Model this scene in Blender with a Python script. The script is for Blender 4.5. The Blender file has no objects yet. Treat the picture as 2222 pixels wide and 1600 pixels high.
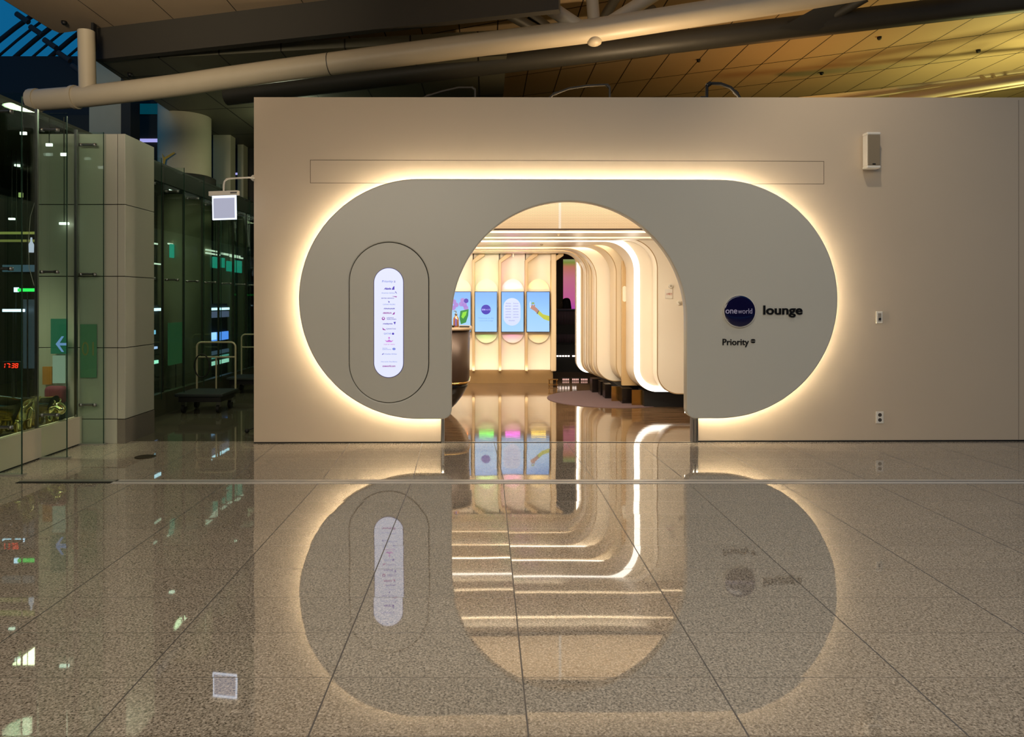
import bpy, bmesh, math, random
from mathutils import Vector, Matrix
random.seed(7)
C = bpy.context.scene.collection
S = bpy.context.scene
PI = math.pi

# ------------------------------------------------------------------ camera
F, CX, CY, H = 1535.0, 1053.0, 652.0, 1.584
cd = bpy.data.cameras.new('camera'); cam = bpy.data.objects.new('camera', cd); C.objects.link(cam)
cam.location = (0, 0, H); cam.rotation_euler = (PI/2, 0, 0)
cd.sensor_width = 36; cd.lens = F/2222*36
cd.shift_x = (1111-CX)/2222; cd.shift_y = -(800-CY)/2222
cd.clip_start = .05; cd.clip_end = 200
S.camera = cam
S.cycles.transparent_max_bounces = 40

# ------------------------------------------------------------------ world (dusk sky behind the glass roof)
w = bpy.data.worlds.new('dusk_sky'); S.world = w; w.use_nodes = True
w.node_tree.nodes['Background'].inputs[0].default_value = (0.004, 0.11, 0.26, 1)
w.node_tree.nodes['Background'].inputs[1].default_value = .95

# ------------------------------------------------------------------ view
S.view_settings.view_transform = 'Standard'; S.view_settings.look = 'None'
S.view_settings.exposure = 0.0; S.view_settings.gamma = 1; S.view_settings.use_curve_mapping = False

# ------------------------------------------------------------------ lamps of the place and added fill lights
def lamp(name, kind, loc, power, col, rot=(0,0,0), **kw):
    d = bpy.data.lights.new(name, kind); d.energy = power; d.color = col
    for k, v in kw.items(): setattr(d, k, v)
    o = bpy.data.objects.new(name, d); o.location = loc; o.rotation_euler = rot; C.objects.link(o)
    return o
def aim(o, target):
    o.rotation_euler = (Vector(target)-o.location).to_track_quat('-Z', 'Y').to_euler()
# hall ceiling lights behind and above the viewer, with one added fill
a = lamp('hall_light_rear', 'AREA', (-2.5, -3.0, 4.9), 350, (1, .86, .68), shape='RECTANGLE', size=7, size_y=3); aim(a, (0.0, 7.9, 1.2))
a = lamp('hall_light_mid', 'AREA', (1.0, 2.4, 4.6), 150, (1, .90, .76), shape='RECTANGLE', size=8, size_y=1.5)
a = lamp('ceiling_fill_left', 'AREA', (-3.6, 3.4, 3.95), 36, (1, .84, .62), shape='DISK', size=.8, spread=1.2); aim(a, (-4.6, 9.2, 6.4))  # fill added out of view to brighten the near ceiling at left
a = lamp('hall_spot', 'SPOT', (3.4, 6.35, 5.25), 95, (1, .83, .62), spot_size=2.0, spot_blend=1, shadow_soft_size=.05); aim(a, (4.6, 7.9, 2.0))
# uplights on the roof of the lounge box
a = lamp('uplight_truss', 'SPOT', (1.9, 8.35, 3.3), 170, (1, .72, .42), spot_size=2.6, spot_blend=.2, shadow_soft_size=.05); aim(a, (1.9, 8.1, 5))
a = lamp('uplight_orange', 'AREA', (5.5, 12.3, 3.6), 30, (1, .47, .14), shape='DISK', size=.6); a.rotation_euler = (PI, 0, 0)
a = lamp('uplight_yellow', 'AREA', (9.6, 12.0, 3.4), 130, (1, .93, .34), shape='DISK', size=1.2); a.rotation_euler = (PI, 0, 0)
a = lamp('aisle_light', 'AREA', (-2.75, 9.6, 4.2), 16, (.88, 1, .66), shape='DISK', size=.5)
a = lamp('far_hall_light', 'POINT', (-3.5, 13.0, 4.4), 24, (.9, 1, .66), shadow_soft_size=.2)
a = lamp('shop_light', 'AREA', (-6.0, 10.2, 3.42), 22, (.95, 1, .6), shape='RECTANGLE', size=1, size_y=1)
a = lamp('booth_fill', 'POINT', (2.05, 15.2, 2.3), 7, (1, .75, .7), shadow_soft_size=.05)  # added out of sight behind the rib rim to light the booth flutes
# unseen fill lights added to brighten the lounge, from above the arch inwards
a = lamp('entrance_fill', 'AREA', (.9, 8.03, 2.84), 17, (1, .86, .70), shape='RECTANGLE', size=4.4, size_y=.16); a.rotation_euler = (PI/2-.5, 0, 0)
for y_, p_ in ((8.62, 60), (10.0, 40), (11.5, 22), (12.66, 4)):
    a = lamp('corridor_fill', 'AREA', (-.5 if y_ > 9 else .4, y_, 2.405), p_, (1, .87, .68), shape='RECTANGLE', size=3.2, size_y=.05, spread=2.6); a.rotation_euler = (PI/4, 0, 0)  # added strips facing away from the camera, brightening ribs and niches

a = lamp('niche_base_fill', 'AREA', (-.4, 13.36, .275), 3.6, (1, .88, .70), shape='RECTANGLE', size=3.2, size_y=.04); a.rotation_euler = (PI/2+.9, 0, 0)  # unseen strip added to brighten the lower niche panels
a = lamp('statue_fill_spot', 'SPOT', (-4.85, 7.2, 3.3), 260, (1, .96, .66), spot_size=.8, spot_blend=.5, shadow_soft_size=.12)  # added spot without a fitting, brightens the gold statues
# ------------------------------------------------------------------ helpers: projection of the photograph's frame
def P(px, py, Y): return Vector(((px-CX)/F*Y, Y, H-(py-CY)/F*Y))
def G(px, py):
    Y = F*H/(py-CY); return Vector(((px-CX)/F*Y, Y, 0))
TH = math.radians(.75); TT = math.tan(TH); WY = 7.865
WM = Matrix.Translation((0, WY, 0)) @ Matrix.Rotation(TH, 4, 'Z') @ Matrix.Rotation(PI/2, 4, 'X')
def wp(px, py, v=0.0):
    a = (px-CX)/F; Y = (WY - v/math.cos(TH))/(1-TT*a)
    X = a*Y
    return ((X - v*math.sin(TH))/math.cos(TH) if v else X/math.cos(TH), H-(py-CY)/F*Y)
def plane(Y): return Matrix.Translation((0, Y, 0)) @ Matrix.Rotation(PI/2, 4, 'X')
def pp(px, py, Y): return ((px-CX)/F*Y, H-(py-CY)/F*Y)

def lin(c):
    if isinstance(c, str): c = [int(c[i:i+2], 16)/255 for i in (0, 2, 4)]
    return tuple((x/12.92 if x <= .04045 else ((x+.055)/1.055)**2.4) for x in c)

# ------------------------------------------------------------------ materials
class N:
    def __init__(s, name):
        s.m = bpy.data.materials.new(name); s.m.use_nodes = True
        s.t = s.m.node_tree; s.b = s.t.nodes['Principled BSDF']; s.o = s.t.nodes['Material Output']
    def n(s, t, **kw):
        x = s.t.nodes.new(t)
        for k, v in kw.items(): setattr(x, k, v)
        return x
    def l(s, a, b): s.t.links.new(a, b)
    def math(s, op, a, b=None, c=None):
        x = s.n('ShaderNodeMath', operation=op)
        for i, v in enumerate((a, b, c)):
            if v is None: continue
            if isinstance(v, (int, float)): x.inputs[i].default_value = v
            else: s.l(v, x.inputs[i])
        return x.outputs[0]
    def coord(s, kind='Object'): return s.n('ShaderNodeTexCoord').outputs[kind]
def mat(name, col, rough=.5, metal=0, ior=1.5, var=.06, scale=6, bump=0, coat=0, aniso=0):
    k = N(name); c = lin(col); b = k.b
    nz = k.n('ShaderNodeTexNoise'); nz.inputs['Scale'].default_value = scale; nz.inputs['Detail'].default_value = 4
    k.l(k.coord(), nz.inputs['Vector'])
    r = k.n('ShaderNodeMix', data_type='RGBA')
    r.inputs['A'].default_value = tuple(x*(1-var) for x in c)+(1,)
    r.inputs['B'].default_value = tuple(min(1, x*(1+var)) for x in c)+(1,)
    k.l(nz.outputs['Fac'], r.inputs['Factor']); k.l(r.outputs['Result'], b.inputs['Base Color'])
    b.inputs['Roughness'].default_value = rough; b.inputs['Metallic'].default_value = metal; b.inputs['IOR'].default_value = ior
    if coat: b.inputs['Coat Weight'].default_value = coat; b.inputs['Coat Roughness'].default_value = .05
    if bump:
        bp = k.n('ShaderNodeBump'); bp.inputs['Strength'].default_value = bump; bp.inputs['Distance'].default_value = .01
        k.l(nz.outputs['Fac'], bp.inputs['Height']); k.l(bp.outputs['Normal'], b.inputs['Normal'])
    return k.m
def emit(name, col, strength, base=(.02,.02,.02)):
    k = N(name); b = k.b
    b.inputs['Base Color'].default_value = base+(1,)
    b.inputs['Emission Color'].default_value = (lin(col) if isinstance(col, str) else col)+(1,)
    b.inputs['Emission Strength'].default_value = strength
    b.inputs['Roughness'].default_value = .3
    return k.m
def glass(name, tint=(.80, .90, .84), refl=.9, ior=1.5):
    k = N(name); t = k.t; t.nodes.remove(k.b)
    tr = k.n('ShaderNodeBsdfTransparent'); tr.inputs[0].default_value = tint+(1,)
    gl = k.n('ShaderNodeBsdfGlossy'); gl.inputs['Color'].default_value = (refl, refl, refl, 1); gl.inputs['Roughness'].default_value = .01
    ge = k.n('ShaderNodeNewGeometry'); dp = k.n('ShaderNodeVectorMath', operation='DOT_PRODUCT')
    k.l(ge.outputs['Incoming'], dp.inputs[0]); k.l(ge.outputs['Normal'], dp.inputs[1])
    r0 = ((ior-1)/(ior+1))**2; c = k.math('ABSOLUTE', dp.outputs['Value'])
    fr = k.math('MULTIPLY_ADD', k.math('POWER', k.math('SUBTRACT', 1.0, c), 5.0), 1-r0, r0)
    mx = k.n('ShaderNodeMixShader'); k.l(fr, mx.inputs[0]); k.l(tr.outputs[0], mx.inputs[1]); k.l(gl.outputs[0], mx.inputs[2])
    k.l(mx.outputs[0], k.o.inputs['Surface'])
    return k.m
M = {}
M['plaster'] = mat('warm white plaster', 'CDBBA2', .75, var=.03, scale=1.2, bump=.02)
M['shell'] = mat('satin grey cream shell', 'C8C5B8', .32, var=.01, scale=2)
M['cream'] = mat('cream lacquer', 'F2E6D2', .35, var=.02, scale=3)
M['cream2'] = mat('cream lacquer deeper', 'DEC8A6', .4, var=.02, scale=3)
M['cream_shade'] = mat('cream lacquer painted shade', 'E0CDAC', .38, var=.02, scale=3)  # shaded copy of the cream, draws shade between alternate ribs
M['tan'] = mat('tan edge shade line', 'A98A5C', .4)
M['fin'] = mat('tan cream fin', 'CBAF84', .4)
M['black'] = mat('black matt', '0B0A0A', .6)
M['seam'] = mat('dark seam', '191612', .8)
M['blackgloss'] = mat('black gloss', '120C09', .25)
M['brown'] = mat('brown metal counter', '4A392D', .4, metal=.4)
M['brass'] = mat('polished brass', 'C9A15E', .18, metal=1)
M['steel'] = mat('brushed steel', '8C8C8A', .28, metal=1)
M['alu'] = mat('aluminium strip', 'B5B3AE', .35, metal=.8)
M['clad'] = mat('cladding panel', 'B5B2A2', .38, metal=.1, var=.03, scale=3)
M['granite'] = mat('rough granite base', '6E665A', .6, var=.45, scale=220)
M['parapet'] = mat('parapet panel', 'D0C2AA', .4, var=.03)
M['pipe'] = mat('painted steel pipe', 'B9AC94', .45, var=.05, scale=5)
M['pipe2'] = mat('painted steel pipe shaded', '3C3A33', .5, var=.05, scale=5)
M['white'] = mat('white plastic', 'E8E1D2', .4)
M['grille'] = mat('speaker grille', '8E7F66', .6, var=.25, scale=400)
M['rubber'] = mat('black rubber', '0C0C0C', .6)
M['dark'] = mat('dark painted structure', '2B2A24', .7)
M['darkblue'] = mat('dark blue fascia', '1B2026', .7)
M['conc'] = mat('painted column', 'B4B095', .6, var=.05)
M['gold'] = mat('gold statue', 'E8DC98', .14, metal=1)
M['maroon'] = mat('maroon fabric', '6A1F35', .8)
M['orange'] = mat('orange paper', 'B8792E', .7)
M['hair'] = mat('dark hair', '120D0C', .6, bump=.3, scale=60)
M['skin'] = mat('skin', 'B98A6C', .6)
M['clothes'] = mat('dark clothes', '1C1418', .8)
M['olive'] = mat('olive partition', '5A4A2A', .6)
M['rug'] = mat('purple brown carpet', '5E4A4C', .95, var=.2, scale=150, bump=.3)
M['ink'] = mat('black letters', '0A0A0C', .35)
M['navy'] = mat('navy enamel', '14113A', .12, coat=1)
M['letter'] = mat('pale lilac letters', 'B9B5D6', .5)
M['cartgrey'] = mat('painted cart tube', 'B9B394', .35, metal=.2)
M['cartdeck'] = mat('dark cart deck', '232B2A', .6)
M['shopdark'] = mat('dark shop wall', '2C2F24', .6)
M['shopfloor'] = mat('shop floor', '3A3A20', .35)
M['led'] = emit('warm led', (1, .85, .62), 130)
M['led2'] = emit('warm cove led', (1, .88, .70), 7.5)
M['led2b'] = emit('ceiling cove led', (1, .86, .66), 8)
M['led3'] = emit('warm lip led', (1, .90, .76), 3.6)
M['pill'] = emit('lightbox face', (.80, .83, 1.0), .98)
M['violet'] = emit('violet lightbox print', (.08, .05, .5), 1)
M['magenta'] = emit('magenta lightbox print', (.30, .01, .34), 1)
M['bluep'] = emit('pale blue lightbox print', (.20, .26, .75), 1)
M['pinkp'] = emit('pink lightbox print', (.60, .20, .70), 1)
M['red'] = emit('red digits', (1, .03, .01), 2.2)
M['green'] = emit('green sign', (.03, .9, .12), 1.2)
M['teal'] = emit('teal sign', (.02, .36, .26), .9)
M['bluelit'] = emit('blue screen', (.10, .28, 1), 1.6)
M['whitelit'] = emit('white lamp', (.9, 1, .85), 2.6)
M['bluewhite'] = emit('blue white lamp', (.55, .75, 1), 3)
M['violetlit'] = emit('violet strip', (.42, .42, .9), .9)
M['signface'] = emit('acrylic exit sign face', (.42, .43, .55), .95)
M['signedge'] = emit('acrylic lit edge', (.72, .82, 1), 1.7)
M['rim'] = mat('white enamel rim', 'D8D2C4', .4)
M['glass'] = glass('green tinted glass', (.90, .965, .93), .9, 1.4)
M['glassd'] = glass('dark glass', (.88, .94, .89), .9, 1.3)
M['glassedge'] = mat('glass edge', '1E3A30', .2)

def grid_mat(name, col, dx, dy, ox=0, oy=0, skew=0, lw=.02, rough=.55, lc='0E0C09', metal=0, sw=False):
    k = N(name); co = k.coord('Object'); sp = k.n('ShaderNodeSeparateXYZ'); k.l(co, sp.inputs[0])
    x, y = (sp.outputs[0], sp.outputs[1])
    if sw: y = sp.outputs[2]
    yy = k.math('MULTIPLY_ADD', x, skew, y)
    def line(v, d, o, wd):
        f = k.math('FRACT', k.math('DIVIDE', k.math('SUBTRACT', v, o), d))
        e = k.math('MINIMUM', f, k.math('SUBTRACT', 1.0, f))
        return k.math('LESS_THAN', e, wd/d/2)
    m = k.math('MAXIMUM', line(x, dx, ox, lw), line(yy, dy, oy, lw*1.6))
    nz = k.n('ShaderNodeTexNoise'); nz.inputs['Scale'].default_value = 1.5; k.l(co, nz.inputs['Vector'])
    c = lin(col); v = k.n('ShaderNodeMix', data_type='RGBA')
    v.inputs['A'].default_value = tuple(a*.93 for a in c)+(1,); v.inputs['B'].default_value = tuple(min(1, a*1.07) for a in c)+(1,)
    k.l(nz.outputs['Fac'], v.inputs['Factor'])
    r = k.n('ShaderNodeMix', data_type='RGBA'); k.l(m, r.inputs['Factor']); k.l(v.outputs['Result'], r.inputs['A'])
    r.inputs['B'].default_value = lin(lc)+(1,)
    k.l(r.outputs['Result'], k.b.inputs['Base Color']); k.b.inputs['Roughness'].default_value = rough; k.b.inputs['Metallic'].default_value = metal
    return k.m

def granite_floor():
    k = N('polished granite tiles'); co = k.coord('Object'); sp = k.n('ShaderNodeSeparateXYZ'); k.l(co, sp.inputs[0])
    x, y = sp.outputs[0], sp.outputs[1]; m = k.math
    far = m('GREATER_THAN', y, 6.19); mid = m('GREATER_THAN', y, 4.57)
    def sel(f, a, b): return m('ADD', m('MULTIPLY', f, a), m('MULTIPLY', m('SUBTRACT', 1.0, f), b))
    un = m('DIVIDE', m('SUBTRACT', x, .157), .8)
    uf = m('DIVIDE', m('ADD', m('SUBTRACT', x, .0977), m('MULTIPLY', m('SUBTRACT', y, 7.89), .0384)), .8)
    u = sel(far, uf, un)
    vn = m('DIVIDE', m('SUBTRACT', y, 2.57), .4); vm = m('ADD', m('DIVIDE', m('SUBTRACT', y, 4.57), .335), 5.0)
    vf = m('ADD', m('DIVIDE', m('SUBTRACT', m('SUBTRACT', y, 6.66), m('MULTIPLY', x, .0)), .4), 12.0)
    v = sel(far, vf, sel(mid, vm, vn))
    def line(t, wd):
        f = m('FRACT', t); e = m('MINIMUM', f, m('SUBTRACT', 1.0, f)); return m('LESS_THAN', e, wd)
    lu = line(u, .0042); lv = m('MULTIPLY', line(v, .0055), .6); ln = m('MAXIMUM', lu, lv)
    # speckle
    n1 = k.n('ShaderNodeTexNoise'); n1.inputs['Scale'].default_value = 95; n1.inputs['Detail'].default_value = 5; n1.inputs['Roughness'].default_value = .7
    k.l(co, n1.inputs['Vector'])
    vo = k.n('ShaderNodeTexVoronoi'); vo.inputs['Scale'].default_value = 150; k.l(co, vo.inputs['Vector'])
    r = k.n('ShaderNodeValToRGB'); e = r.color_ramp.elements
    e[0].position = .36; e[0].color = lin('4A4238')+(1,); e[1].position = .64; e[1].color = lin('CDC0AE')+(1,)
    q = e.new(.46); q.color = lin('8E8373')+(1,); q = e.new(.54); q.color = lin('AB9F8D')+(1,)
    k.l(m('ADD', m('MULTIPLY', n1.outputs['Fac'], .8), m('MULTIPLY', vo.outputs['Color'], .2)), r.inputs[0])
    # tile variation
    fl = k.n('ShaderNodeCombineXYZ'); k.l(m('FLOOR', u), fl.inputs[0]); k.l(m('FLOOR', v), fl.inputs[1])
    wn = k.n('ShaderNodeTexWhiteNoise', noise_dimensions='3D'); k.l(fl.outputs[0], wn.inputs['Vector'])
    bc = k.n('ShaderNodeHueSaturation'); k.l(r.outputs[0], bc.inputs['Color']); k.l(m('MULTIPLY_ADD', wn.outputs['Value'], .10, .93), bc.inputs['Value'])
    mx = k.n('ShaderNodeMix', data_type='RGBA'); k.l(ln, mx.inputs['Factor']); k.l(bc.outputs[0], mx.inputs['A']); mx.inputs['B'].default_value = lin('2A241D')+(1,)
    k.l(mx.outputs['Result'], k.b.inputs['Base Color'])
    k.b.inputs['IOR'].default_value = 2.8
    k.l(m('MULTIPLY_ADD', ln, .5, .022), k.b.inputs['Roughness'])
    # each slab lies at its own tiny tilt
    v1 = k.n('ShaderNodeVectorMath', operation='SUBTRACT'); k.l(wn.outputs['Color'], v1.inputs[0]); v1.inputs[1].default_value = (.5, .5, .5)
    v2 = k.n('ShaderNodeVectorMath', operation='MULTIPLY'); k.l(v1.outputs[0], v2.inputs[0]); v2.inputs[1].default_value = (.0045, .0045, 0)
    n2 = k.n('ShaderNodeTexNoise'); n2.inputs['Scale'].default_value = 1.6; k.l(co, n2.inputs['Vector'])
    v4 = k.n('ShaderNodeVectorMath', operation='SUBTRACT'); k.l(n2.outputs['Color'], v4.inputs[0]); v4.inputs[1].default_value = (.5, .5, .5)
    v5 = k.n('ShaderNodeVectorMath', operation='MULTIPLY'); k.l(v4.outputs[0], v5.inputs[0]); v5.inputs[1].default_value = (.004, .004, 0)
    ge = k.n('ShaderNodeNewGeometry')
    v3 = k.n('ShaderNodeVectorMath', operation='ADD'); k.l(ge.outputs['Normal'], v3.inputs[0]); k.l(v2.outputs[0], v3.inputs[1])
    v6 = k.n('ShaderNodeVectorMath', operation='ADD'); k.l(v3.outputs[0], v6.inputs[0]); k.l(v5.outputs[0], v6.inputs[1])
    v7 = k.n('ShaderNodeVectorMath', operation='NORMALIZE'); k.l(v6.outputs[0], v7.inputs[0])
    k.l(v7.outputs[0], k.b.inputs['Normal'])
    return k.m
M['floor'] = granite_floor()
def lounge_floor():
    k = N('polished brown vinyl floor'); co = k.coord('Object')
    mp = k.n('ShaderNodeMapping'); mp.inputs['Scale'].default_value = (1.5, 14, 1); k.l(co, mp.inputs[0])
    nz = k.n('ShaderNodeTexNoise'); nz.inputs['Scale'].default_value = 1.4; nz.inputs['Detail'].default_value = 3; k.l(mp.outputs[0], nz.inputs['Vector'])
    r = k.n('ShaderNodeValToRGB'); e = r.color_ramp.elements
    e[0].position = .3; e[0].color = lin('4A3727')+(1,); e[1].position = .7; e[1].color = lin('86694C')+(1,)
    k.l(nz.outputs['Fac'], r.inputs[0]); k.l(r.outputs[0], k.b.inputs['Base Color'])
    k.b.inputs['Roughness'].default_value = .05; k.b.inputs['IOR'].default_value = 1.9
    bp = k.n('ShaderNodeBump'); bp.inputs['Strength'].default_value = .05; bp.inputs['Distance'].default_value = .01
    k.l(nz.outputs['Fac'], bp.inputs['Height']); k.l(bp.outputs[0], k.b.inputs['Normal'])
    return k.m
M['lfloor'] = lounge_floor()
def perf():
    k = N('perforated cream panel'); co = k.coord('Object'); sp = k.n('ShaderNodeSeparateXYZ'); k.l(co, sp.inputs[0]); m = k.math
    def cell(v): return m('SUBTRACT', m('FRACT', m('DIVIDE', v, .0135)), .5)
    row = m('FLOOR', m('DIVIDE', sp.outputs[1], .0135))
    off = m('MULTIPLY', m('MODULO', row, 2.0), .00675)
    a = cell(m('ADD', sp.outputs[0], off)); b = cell(sp.outputs[1])
    d = m('SQRT', m('ADD', m('MULTIPLY', a, a), m('MULTIPLY', b, b)))
    f = m('LESS_THAN', d, .24)
    mx = k.n('ShaderNodeMix', data_type='RGBA'); k.l(f, mx.inputs['Factor']); mx.inputs['A'].default_value = lin('F0D8B4')+(1,); mx.inputs['B'].default_value = lin('8C6C44')+(1,)
    k.l(mx.outputs['Result'], k.b.inputs['Base Color']); k.b.inputs['Roughness'].default_value = .5
    return k.m
M['perf'] = perf()
def grad_emit(name, stops, axis, lo, hi, strength):
    k = N(name); sp = k.n('ShaderNodeSeparateXYZ'); k.l(k.coord('Object'), sp.inputs[0])
    f = k.math('DIVIDE', k.math('SUBTRACT', sp.outputs[axis], lo), hi-lo)
    r = k.n('ShaderNodeValToRGB'); e = r.color_ramp.elements
    e[0].position, e[0].color = stops[0][0], stops[0][1]+(1,); e[1].position, e[1].color = stops[-1][0], stops[-1][1]+(1,)
    for p_, c_ in stops[1:-1]: q = e.new(p_); q.color = c_+(1,)
    k.l(f, r.inputs[0]); k.l(r.outputs[0], k.b.inputs['Emission Color']); k.b.inputs['Emission Strength'].default_value = strength
    k.b.inputs['Base Color'].default_value = (.02, .02, .02, 1); k.b.inputs['Roughness'].default_value = .2
    return k.m

# ------------------------------------------------------------------ object helpers
def link(o, parent=None):
    C.objects.link(o)
    if parent is not None: o.parent = parent
    return o
def tag(o, label=None, cat=None, group=None, kind=None):
    if label: o['label'] = label
    if cat: o['category'] = cat
    if group: o['group'] = group
    if kind: o['kind'] = kind
    return o
def struct(o): o['kind'] = 'structure'; return o
def empty(name, loc, label, cat, group=None):
    o = bpy.data.objects.new(name, None); o.empty_display_size = .1; C.objects.link(o); o.location = loc
    return tag(o, label, cat, group)
def from_mesh(name, me, m, parent=None, smooth=False, world=None):
    """me is in world coordinates (or `world` places it)"""
    me.name = name
    o = bpy.data.objects.new(name, me); 
    if m is not None:
        me.materials.clear(); me.materials.append(m)
    if smooth:
        for p in me.polygons: p.use_smooth = True
    C.objects.link(o)
    mw = world if world is not None else Matrix()
    if parent is not None:
        bpm = parent_world(parent)
        o.parent = parent; o.matrix_local = bpm.inverted() @ mw
    else: o.matrix_world = mw
    return o
def parent_world(p):
    m = p.matrix_basis.copy()
    q = p
    while q.parent: q = q.parent; m = q.matrix_basis @ m
    return m
def recentre(o):
    me = o.data; n = len(me.vertices)
    if not n: return o
    c = sum((v.co for v in me.vertices), Vector())/n
    zmin = min(v.co.z for v in me.vertices)
    return o
def bm_obj(name, bm, m, parent=None, smooth=False, world=None):
    me = bpy.data.meshes.new(name); bm.normal_update(); bm.to_mesh(me); bm.free()
    return from_mesh(name, me, m, parent, smooth, world)
def addbox(bm, x0, x1, y0, y1, z0, z1, bev=0, seg=2):
    r = bmesh.ops.create_cube(bm, size=1)
    mtx = Matrix.Translation(((x0+x1)/2, (y0+y1)/2, (z0+z1)/2)) @ Matrix.Diagonal((abs(x1-x0), abs(y1-y0), abs(z1-z0), 1))
    bmesh.ops.transform(bm, matrix=mtx, verts=r['verts'])
    if bev:
        es = list({e for v in r['verts'] for e in v.link_edges})
        bmesh.ops.bevel(bm, geom=es, offset=bev, segments=seg, affect='EDGES', profile=.5)
def box(name, x0, x1, y0, y1, z0, z1, m, parent=None, bev=0, seg=2, world=None):
    bm = bmesh.new(); addbox(bm, x0, x1, y0, y1, z0, z1, bev, seg)
    return bm_obj(name, bm, m, parent, False, world)
def curve_mesh(loops, extrude=0, bevel=0, dims='2D', cyclic=True, fill='BOTH', offset=0, res=3, ends=True):
    cu = bpy.data.curves.new('c', 'CURVE'); cu.dimensions = dims
    if dims == '2D': cu.fill_mode = fill
    cu.extrude = extrude; cu.bevel_depth = bevel; cu.bevel_resolution = res; cu.offset = offset; cu.use_fill_caps = ends
    for lp in loops:
        s = cu.splines.new('POLY'); s.points.add(len(lp)-1)
        for i, p in enumerate(lp): s.points[i].co = (p[0], p[1], p[2] if len(p) > 2 else 0, 1)
        s.use_cyclic_u = cyclic
    o = bpy.data.objects.new('c', cu); me = bpy.data.meshes.new_from_object(o)
    bpy.data.objects.remove(o); bpy.data.curves.remove(cu)
    return me
def plate(name, loops, m, world, v0, v1, parent=None, bevel=0):
    """flat shape in plane coordinates, from v0 to v1 towards the viewer"""
    t = (v1-v0)/2
    me = curve_mesh(loops, extrude=max(t-bevel, 1e-4), bevel=bevel, offset=-bevel if bevel else 0)
    return from_mesh(name, me, m, parent, False, world @ Matrix.Translation((0, 0, (v0+v1)/2)))
def tube(name, pts, r, m, parent=None, cyclic=False):
    me = curve_mesh([[tuple(p) for p in pts]], bevel=r, dims='3D', cyclic=cyclic, res=6)
    return from_mesh(name, me, m, parent, True)
def arc(cx, cy, r, a0, a1, n=16, ry=None):
    ry = r if ry is None else ry
    return [(cx+r*math.cos(math.radians(a0+(a1-a0)*i/n)), cy+ry*math.sin(math.radians(a0+(a1-a0)*i/n))) for i in range(n+1)]
def stadium(x0, x1, y0, y1, n=24):
    """vertical or horizontal pill"""
    w_, h_ = abs(x1-x0), abs(y1-y0); x0, x1 = sorted((x0, x1)); y0, y1 = sorted((y0, y1))
    if h_ > w_:
        r = w_/2; cx = (x0+x1)/2
        return arc(cx, y1-r, r, 0, 180, n)+arc(cx, y0+r, r, 180, 360, n)
    r = h_/2; cy = (y0+y1)/2
    return arc(x1-r, cy, r, -90, 90, n)+arc(x0+r, cy, r, 90, 270, n)
def circle(cx, cy, r, n=48, ry=None): return arc(cx, cy, r, 0, 360-360/n, n-1, ry)
def rect(x0, y0, x1, y1): return [(x0, y0), (x1, y0), (x1, y1), (x0, y1)]
def text(name, body, x0, x1, y0, y1, m, world, v0, v1, parent=None, bold=0, shear=0, flip=False):
    cu = bpy.data.curves.new('t', 'FONT'); cu.body = body; cu.size = 1; cu.offset = bold; cu.extrude = .01; cu.shear = shear; cu.resolution_u = 4
    o = bpy.data.objects.new('t', cu); me = bpy.data.meshes.new_from_object(o)
    bpy.data.objects.remove(o); bpy.data.curves.remove(cu)
    if not me.vertices: return None
    xs = [v.co.x for v in me.vertices]; ys = [v.co.y for v in me.vertices]
    ax, bx, ay, by = min(xs), max(xs), min(ys), max(ys)
    for v in me.vertices:
        v.co.x = x0+(v.co.x-ax)/(bx-ax)*(x1-x0); v.co.y = y0+(v.co.y-ay)/(by-ay)*(y1-y0)
        v.co.z = v1 if v.co.z > 0 else v0
    return from_mesh(name, me, m, parent, False, world)
def lathe(name, prof, c, m, parent=None, n=32):
    bm = bmesh.new(); rings = []
    for r, z in prof: rings.append([bm.verts.new((c[0]+r*math.cos(2*PI*i/n), c[1]+r*math.sin(2*PI*i/n), c[2]+z)) for i in range(n)])
    for a_, b_ in zip(rings, rings[1:]):
        for i in range(n): bm.faces.new((a_[i], a_[(i+1) % n], b_[(i+1) % n], b_[i]))
    bm.faces.new(rings[0][::-1]); bm.faces.new(rings[-1])
    return bm_obj(name, bm, m, parent, True)
def quad(name, pts, m, parent=None):
    bm = bmesh.new(); bm.faces.new([bm.verts.new(p) for p in pts]); return bm_obj(name, bm, m, parent)
def slab(name, pts, dz, m, parent=None):
    """horizontal polygon given by its lower face points, thickened upwards"""
    bm = bmesh.new(); lo = [bm.verts.new(p) for p in pts]; hi = [bm.verts.new((p[0], p[1], p[2]+dz)) for p in pts]
    bm.faces.new(lo[::-1]); bm.faces.new(hi); n = len(pts)
    for i in range(n): bm.faces.new((lo[i], lo[(i+1) % n], hi[(i+1) % n], hi[i]))
    bmesh.ops.recalc_face_normals(bm, faces=bm.faces)
    return bm_obj(name, bm, m, parent)
def skin_body(name, pts, edges, radii, m, parent, root=0, sub=2):
    me = bpy.data.meshes.new(name); me.from_pydata(pts, edges, [])
    o = bpy.data.objects.new(name, me); C.objects.link(o)
    md = o.modifiers.new('skin', 'SKIN'); o.modifiers.new('sub', 'SUBSURF').levels = sub; o.modifiers['sub'].render_levels = sub
    for i, r in enumerate(radii):
        sv = me.skin_vertices[0].data[i]; sv.radius = (r, r) if isinstance(r, (int, float)) else r; sv.use_root = (i == root)
    dg = bpy.context.evaluated_depsgraph_get(); dg.update()
    me2 = bpy.data.meshes.new_from_object(o.evaluated_get(dg))
    bpy.data.objects.remove(o)
    return from_mesh(name, me2, m, parent, True)

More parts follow.
